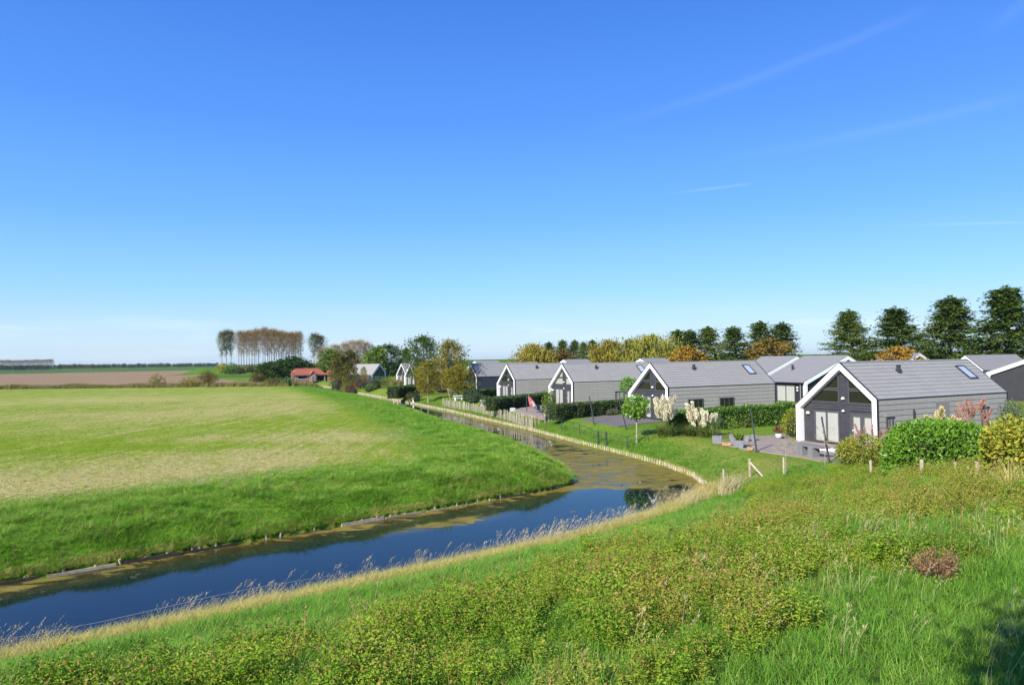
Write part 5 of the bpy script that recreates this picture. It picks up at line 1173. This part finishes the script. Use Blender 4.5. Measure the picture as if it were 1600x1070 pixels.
# split chestnut paling fence
ptsF = np.array([ground_at(692, 634)[:2], ground_at(740, 643)[:2], ground_at(790, 656)[:2], ground_at(832, 668)[:2], ground_at(842, 664)[:2]])
pf = thing('paling_fence', 'rustic split chestnut paling fence along the lawn above the canal', 'fence', (ptsF[3][0], ptsF[3][1], H(*ptsF[3]))); pb = np.array([*ptsF[3], H(*ptsF[3])])
pmesh = []
for i in range(4): w = .035 + .012 * i; pmesh.append(MB().add([(-w, -.02, -.1), (w, -.02, -.1), (w * .9, .02, -.1), (-w * .9, .02, -.1), (-w * .8, -.018, 1.0), (w * .8, -.018, 1.0), (w * .7, .018, 1.0), (-w * .7, .018, 1.0), (0, 0, 1.1)], [(3, 2, 1, 0), (0, 1, 5, 4), (1, 2, 6, 5), (2, 3, 7, 6), (3, 0, 4, 7), (4, 5, 8), (5, 6, 8), (6, 7, 8), (7, 4, 8)]).mesh('pale', M['pale']))
pq = resample(ptsF, .40); wires = [[], []]
for i, q in enumerate(pq):
    z = H(*q) - pb[2]; o = obj('pale', pmesh[int(rng.integers(0, 4))], pf); dq = pq[min(i + 1, len(pq) - 1)] - pq[max(0, i - 1)]
    o.location = (q[0] - pb[0], q[1] - pb[1], z); o.rotation_euler = (rng.normal() * .05, rng.normal() * .06, math.atan2(dq[1], dq[0])); s_ = .85 + .3 * rng.random(); o.scale = (1.25, 1.2, s_)
    for k, h in enumerate((.3, .8)): wires[k].append((q[0] - pb[0], q[1] - pb[1], z + h))
for w in wires: MB().tube(w, .008, 4).build('wire', M['mast'], pf)
# black metal fence with a little gate
fpx = [(853, 678, .03), (878, 683, .03), (906, 689, .03), (935, 694, .075), (947.5, 696, .075), (981, 702, .035), (1013, 690, .03)]
fp_ = [ground_at(a, b) for a, b, c in fpx]; mf = thing('metal_fence', 'black metal post and rail fence with a narrow gate above the canal edge', 'fence', tuple(fp_[0])); f0 = np.array(fp_[0])
for q, (a, b, c) in zip(fp_, fpx): MB().tube([tuple(q - f0 + [0, 0, -.2]), tuple(q - f0 + [0, 0, 1.0 if c < .05 else 1.08])], c, 7).build('post' if c < .05 else 'gate_post', M['mast'], mf)
for a, b in zip(fp_[:-1], fp_[1:]):
    for h in (.97, .5): MB().tube([tuple(a - f0 + [0, 0, h]), tuple(b - f0 + [0, 0, h])], .018, 5).build('rail', M['mast'], mf)
# stock fence posts at the toe of the dyke and the wire along the water
POSTS = [(400, 938, 30, .035, 'thin pale fence post in the dry grass at the left canal edge', 0), (858, 846, 20, .02, 'thin leaning rod in the dry grass by the dark water', -.35), (1131, 758, 22, .06, 'weathered fence post in the straw clump at the end of the canal', 0), (1172, 744, 24, .07, 'braced pale fence post at the corner of the lawn', 0), (1225, 742, 24, .055, 'grey fence post in the weeds in front of the terrace', 0), (1361, 747, 24, .065, 'pale fence post in front of the yellowing shrub', 0), (1441, 751, 26, .075, 'thick pale fence post at the foot of the laurel', 0), (1493, 747, 20, .06, 'brown fence post in the shade under the laurel', 0), (1528, 758, 26, .06, 'pale fence post in front of the plank pile', 0)]
for px, py, hp, rad, lab, lean in POSTS:
    g = ground_at(px, py); h = hp * g[1] / F_PX + .12; t = thing('fence_post', lab, 'fence post', tuple(g), 0, 'fence posts at the foot of the dyke')
    MB().tube([(0, 0, -.3), (lean * h * .5, 0, h * .5), (lean * h, 0, h)], [rad, rad * .96, rad * .93], 8).build('shaft', M['oldwood'], t)
    if px == 1172:
        e = ground_at(1192, 746) - g; MB().tube([(.02, 0, h * .78), (e[0], e[1], e[2] + .05)], .05, 7).build('brace', M['oldwood'], t)
wp = [(-28, -1.0)] ; ww = []
for s in np.linspace(-28, 8.2, 30):
    q = DT * s + DN * 19.8; ww.append((q[0], q[1], H(*q) + .62 - .05 * math.sin((s + 28) * .9)))
tag(MB().tube(ww, .007, 4).build('fence_wire', M['zinc']), 'thin pale wire strung above the dry grass along the near canal edge', 'wire')
# pile of pale planks
g = ground_at(1518, 752); pk = thing('plank_pile', 'heap of pale split planks lying in the grass behind the last fence post', 'plank pile', tuple(g), .3)
for i in range(11):
    MB().box((0, 0, 0), (1.5 + .3 * rng.random(), .13, .05), 0).build('plank', M['white'] if i % 3 == 0 else M['pale'], pk).matrix_local = Matrix.Translation((rng.normal() * .12, -.55 + .11 * i, .08 + .10 * (5 - abs(i - 5)) * .5)) @ Matrix.Rotation(rng.normal() * .12 + .15, 4, 'Z') @ Matrix.Rotation(-.1 + rng.normal() * .06, 4, 'Y') @ Matrix.Rotation(rng.normal() * .3, 4, 'X')
# ------------------------------------------------------------------ garden furniture
def at_depth(px, py, Y):
    d = fw + cr * (px - 800) / F_PX - cu * (py - 535) / F_PX; return np.array([0, 0, CAMZ]) + d * (Y / d[1])
for bx, by, tx, ty, lab in ((1183, 706, 1173, 640, 'leaning dark sail mast at the corner of the terrace by the plant pots'), (1297, 724, 1284, 652, 'leaning dark sail mast in front of the stone bench'), (929, 663, 921, 620, 'leaning dark mast at the left end of the dark deck'), (980, 671, 967, 624, 'leaning dark mast at the front of the dark deck, left of the ball tree')):
    b = ground_at(bx, by); tp = at_depth(tx, ty, b[1] + .15) - b; t = thing('sail_mast', lab, 'pole', tuple(b), 0, 'leaning masts for shade sails')
    MB().tube([(0, 0, -.2), tuple(tp)], [.06, .045], 9).build('pole', M['mast'], t); MB().lathe([(.052, -.04), (.06, 0), (.03, .05)], 8, tuple(tp)).build('cap', M['trim'], t); MB().box((0, 0, .03), (.22, .22, .06)).build('base_plate', M['trim'], t)
b0, b1 = at(1246, 690, .55), at(1296, 698, .55); g = (at(1252, 710, .045) + at(1273, 713, .045)) / 2
bn = thing('stone_bench', 'low grey stone slab bench on two block legs on the terrace', 'bench', tuple(g), math.atan2(b1[1] - b0[1], b1[0] - b0[0]))
MB().box((.25, .1, .60), (2.35, .62, .10)).build('slab', M['concrete'], bn)
for x in (-.42, .50): MB().box((x, .0, .275), (.42, .5, .55)).build('leg', M['concrete'], bn)
g2 = at(1285, 703, .045); sb = thing('step', 'pale flat step below the sliding doors behind the bench', 'step', tuple(g2), -YAW); MB().box((0, 0, .09), (2.2, .3, .16)).build('slab', M['white'], sb)
def pot(px, py, wpx, hpx, kind, label, plant=None, mat='zinc', square=True, zt=.045):
    g = at(px, py, zt); s = g[1] / F_PX; w = wpx * s; h = hpx * s; t = thing('plant_pot' if kind != 'trough' else 'plant_trough', label, 'plant pot', tuple(g), -.35 if square else 0)
    if square:
        k = .78; d = w if kind != 'trough' else w * .45; mb = MB(); o = [(-w * k / 2, -d * k / 2, 0), (w * k / 2, -d * k / 2, 0), (w * k / 2, d * k / 2, 0), (-w * k / 2, d * k / 2, 0), (-w / 2, -d / 2, h), (w / 2, -d / 2, h), (w / 2, d / 2, h), (-w / 2, d / 2, h)]
        e = .86; o += [(x * e, y * e, h) for x, y, z in o[4:]] + [(x * e, y * e, h - .06) for x, y, z in o[4:]]
        mb.add(o, [(3, 2, 1, 0), (0, 1, 5, 4), (1, 2, 6, 5), (2, 3, 7, 6), (3, 0, 4, 7), (4, 5, 9, 8), (5, 6, 10, 9), (6, 7, 11, 10), (7, 4, 8, 11), (8, 9, 13, 12), (9, 10, 14, 13), (10, 11, 15, 14), (11, 8, 12, 15)]).build('pot', M[mat], t)
        MB().rect(-w * .43, w * .43, -d * .43, d * .43, h - .08, h - .055).build('soil', M['soil'], t)
    else:
        mb = MB(); mb.lathe([(w * .3, 0), (w * .46, h * .4), (w * .5, h * .75), (w * .44, h), (w * .38, h), (w * .38, h - .05), (.01, h - .05)], 14).build('pot', M[mat], t, True)
    r = np.random.default_rng(int(px))
    if plant:
        pk_, ph, pw, lf, n, mk = plant; ph *= s; pw *= s
        if pk_ == 'fan':
            P = np.zeros((n, 3)) + [0, 0, h - .05]; a = r.random(n) * 6.28; el = .5 + .9 * r.random(n); A = np.stack([np.cos(a) * np.cos(el), np.sin(a) * np.cos(el), np.sin(el)], 1); V, Q = leaves(P, A, ph, lf, r)
        else:
            st = .02 if pk_ == 'bush' else ph * .45; u = nrm(r.normal(size=(n, 3))) * (r.random(n) ** .4)[:, None]; P = u * np.array([pw / 2, pw / 2, (ph - st) / 2]) + [0, 0, h + st + (ph - st) / 2]; V, Q = leaves(P, u + r.normal(size=(n, 3)) * .6, lf, lf * .5, r)
            MB().tube([(0, 0, h - .08), (0, 0, h + st + (ph - st) * .6)], .018, 5).build('stem', M['bark'], t)
        obj('foliage', mesh_np('pot_foliage', V, Q, LM[mk]), t)
    return t
pot(1121, 693, 15, 12, 'sq', 'grey square pot holding a small grey green olive tree', ('tree', 34, 20, .09, 220, 'bluegreen'))
pot(1135, 696, 15, 5, 'trough', 'low terracotta trough with yellow flowers', ('bush', 4, 12, .08, 60, 'yellowshrub'), 'terracotta')
pot(1147, 690, 14, 12, 'sq', 'grey square pot with a bright yellow green shrub', ('bush', 26, 18, .12, 160, 'lime'))
pot(1155, 699, 15, 12, 'sq', 'nearest grey square pot with a spreading light green fern', ('fan', 15, 0, .09, 70, 'lime'))
pot(1165, 689, 11, 9, 'sq', 'grey pot with a thin brown shrub behind the fern pot', ('tree', 26, 16, .07, 130, 'olive'))
pot(1178, 688, 8, 9, 'sq', 'small plain grey pot behind the leaning mast')
pot(1172, 703, 9, 5, 'sq', 'small terracotta box with low plants beside the mast', ('bush', 4, 8, .06, 50, 'olive'), 'terracotta')
pot(1217, 685, 11, 8, 'round', 'round pale stone pot with a spiky dark red plant', ('fan', 15, 0, .05, 46, 'redleaf'), 'whitepot', False)
def table(px, py, s_, label, w=1.5):
    g = ground_at(px, py); t = thing('garden_table', label, 'table', tuple(g), .3); MB().box((0, 0, .74), (w, .8, .06)).build('tabletop', M['white'], t)
    for sx in (-1, 1):
        for sy in (-1, 1): MB().tube([(sx * w * .33, sy * .34, 0), (sx * w * .33, sy * -.05, .72)], .055, 6).build('leg', M['white'], t)
    for sy in (-1, 1): MB().box((0, sy * .75, .44), (w, .26, .05)).build('bench_seat', M['white'], t)
table(716, 626, 1, 'white picnic table under the low spreading tree'); table(756, 634, 1, 'small white table by the shrub at the end of the parasol hedge', .9)
a = ground_at(700, 625); hb = at_depth(699, 606, a[1]) ; he = at_depth(718, 608, a[1] + 1.5); t = thing('hammock', 'white hammock slung low between the tree and a slanting pole', 'hammock', tuple(a), 0)
pts = [hb * (1 - f) + he * f - np.array([0, 0, .55 * math.sin(math.pi * f)]) - a for f in np.linspace(0, 1, 9)]; MB().tube(pts, [.03, .1, .14, .16, .17, .16, .14, .1, .03], 6).build('sling', M['curtain'], t)
MB().tube([tuple(at_depth(704, 625, a[1]) - a), tuple(hb - a)], .05, 6).build('pole', M['pale'], t)
g = ground_at(836, 648); t = thing('parasol', 'closed parasol of red and white cloth hanging askew from its dark frame', 'parasol', tuple(g), 0)
pA_, pB_ = ground_at(823, 645), ground_at(847, 650)
for q, top in ((pA_, 618), (pB_, 620)): e = at_depth(823 if top == 618 else 847, top, q[1]); MB().tube([tuple(q - g), tuple(e - g)], .05, 7).build('post', M['mast'], t)
c0, c1_ = at_depth(826, 619, g[1]) - g, at_depth(834, 636, g[1]) - g
MB().tube([tuple(c0), tuple(c0 * .7 + c1_ * .3), tuple(c0 * .3 + c1_ * .7), tuple(c1_)], [.05, .22, .36, .3], 8).build('cloth', M['red'], t); k = (c1_ - c0)
MB().tube([tuple(c0 * .55 + c1_ * .45 + [.1, -.2, 0]), tuple(c0 * .1 + c1_ * .9 + [.14, -.24, 0])], [.14, .2], 6).build('stripe', M['curtain'], t)
MB().tube([tuple(c1_), tuple(at_depth(845, 643, g[1]) - g)], .04, 6).build('arm', M['mast'], t)
g = ground_at(801, 643); t = thing('stone_block', 'white stone block on the lawn left of the parasol', 'stone', tuple(g), .2); MB().box((0, 0, .2), (.6, .5, .4)).box((.02, 0, .43), (.5, .42, .06)).build('block', M['whitepot'], t)
for px, lab in ((844, 'dark garden chair under the parasol frame'),):
    g = ground_at(px, 646); t = thing('garden_chair', lab, 'chair', tuple(g), .8); MB().box((0, 0, .42), (.5, .5, .06)).build('seat', M['mast'], t); MB().box((0, .25, .72), (.5, .06, .6), 0, -.15).build('backrest', M['mast'], t)
    for sx in (-1, 1):
        for sy in (-1, 1): MB().tube([(sx * .2, sy * .2, 0), (sx * .2, sy * .2, .4)], .025, 5).build('leg', M['mast'], t)
g = ground_at(641, 637); t = thing('landing_ramp', 'white sloping board at the little landing on the canal', 'ramp', tuple(g), 0); e = at_depth(641, 628, g[1]) - g
MB().box((.25, 0, .35), (1.1, .4, .06), .3, 0, -.85).build('board', M['white'], t); MB().tube([(-.25, .1, -.8), (-.25, .1, .35)], .06, 6).build('post', M['bark'], t)
g = ground_at(646, 628); tag(MB().tube([tuple(g + [0, 0, -.1]), tuple(g + [0, 0, .75])], .14, 8).build('marker_post', M['white']), 'short white post behind the sloping landing board', 'post')
g = ground_at(619, 633); t = thing('mooring', 'pair of pale posts with a crossbar at the canal edge left of the landing', 'mooring', tuple(g), 0)
for x in (-.3, .3): MB().tube([(x, 0, -.6), (x, 0, .7)], .09, 7).build('post', M['pile'], t)
MB().box((0, 0, .5), (.9, .08, .12)).build('crossbar', M['pile'], t)

# ------------------------------------------------------------------ haze: the autumn air itself, one closed box round the whole scene
m, t = newmat('haze_air'); vo = t.nodes.new('ShaderNodeVolumePrincipled'); vo.inputs['Density'].default_value =   .00006; vo.inputs['Color'].default_value = (.82, .9, 1, 1); vo.inputs['Anisotropy'].default_value = .2
oo = t.nodes.new('ShaderNodeOutputMaterial'); link(t, vo.outputs[0], oo.inputs['Volume'])
tag(MB().rect(-7500, 7500, -7500, 7500, -4, 36).build('haze', m), 'thin pale autumn haze over the fields', kind='stuff')
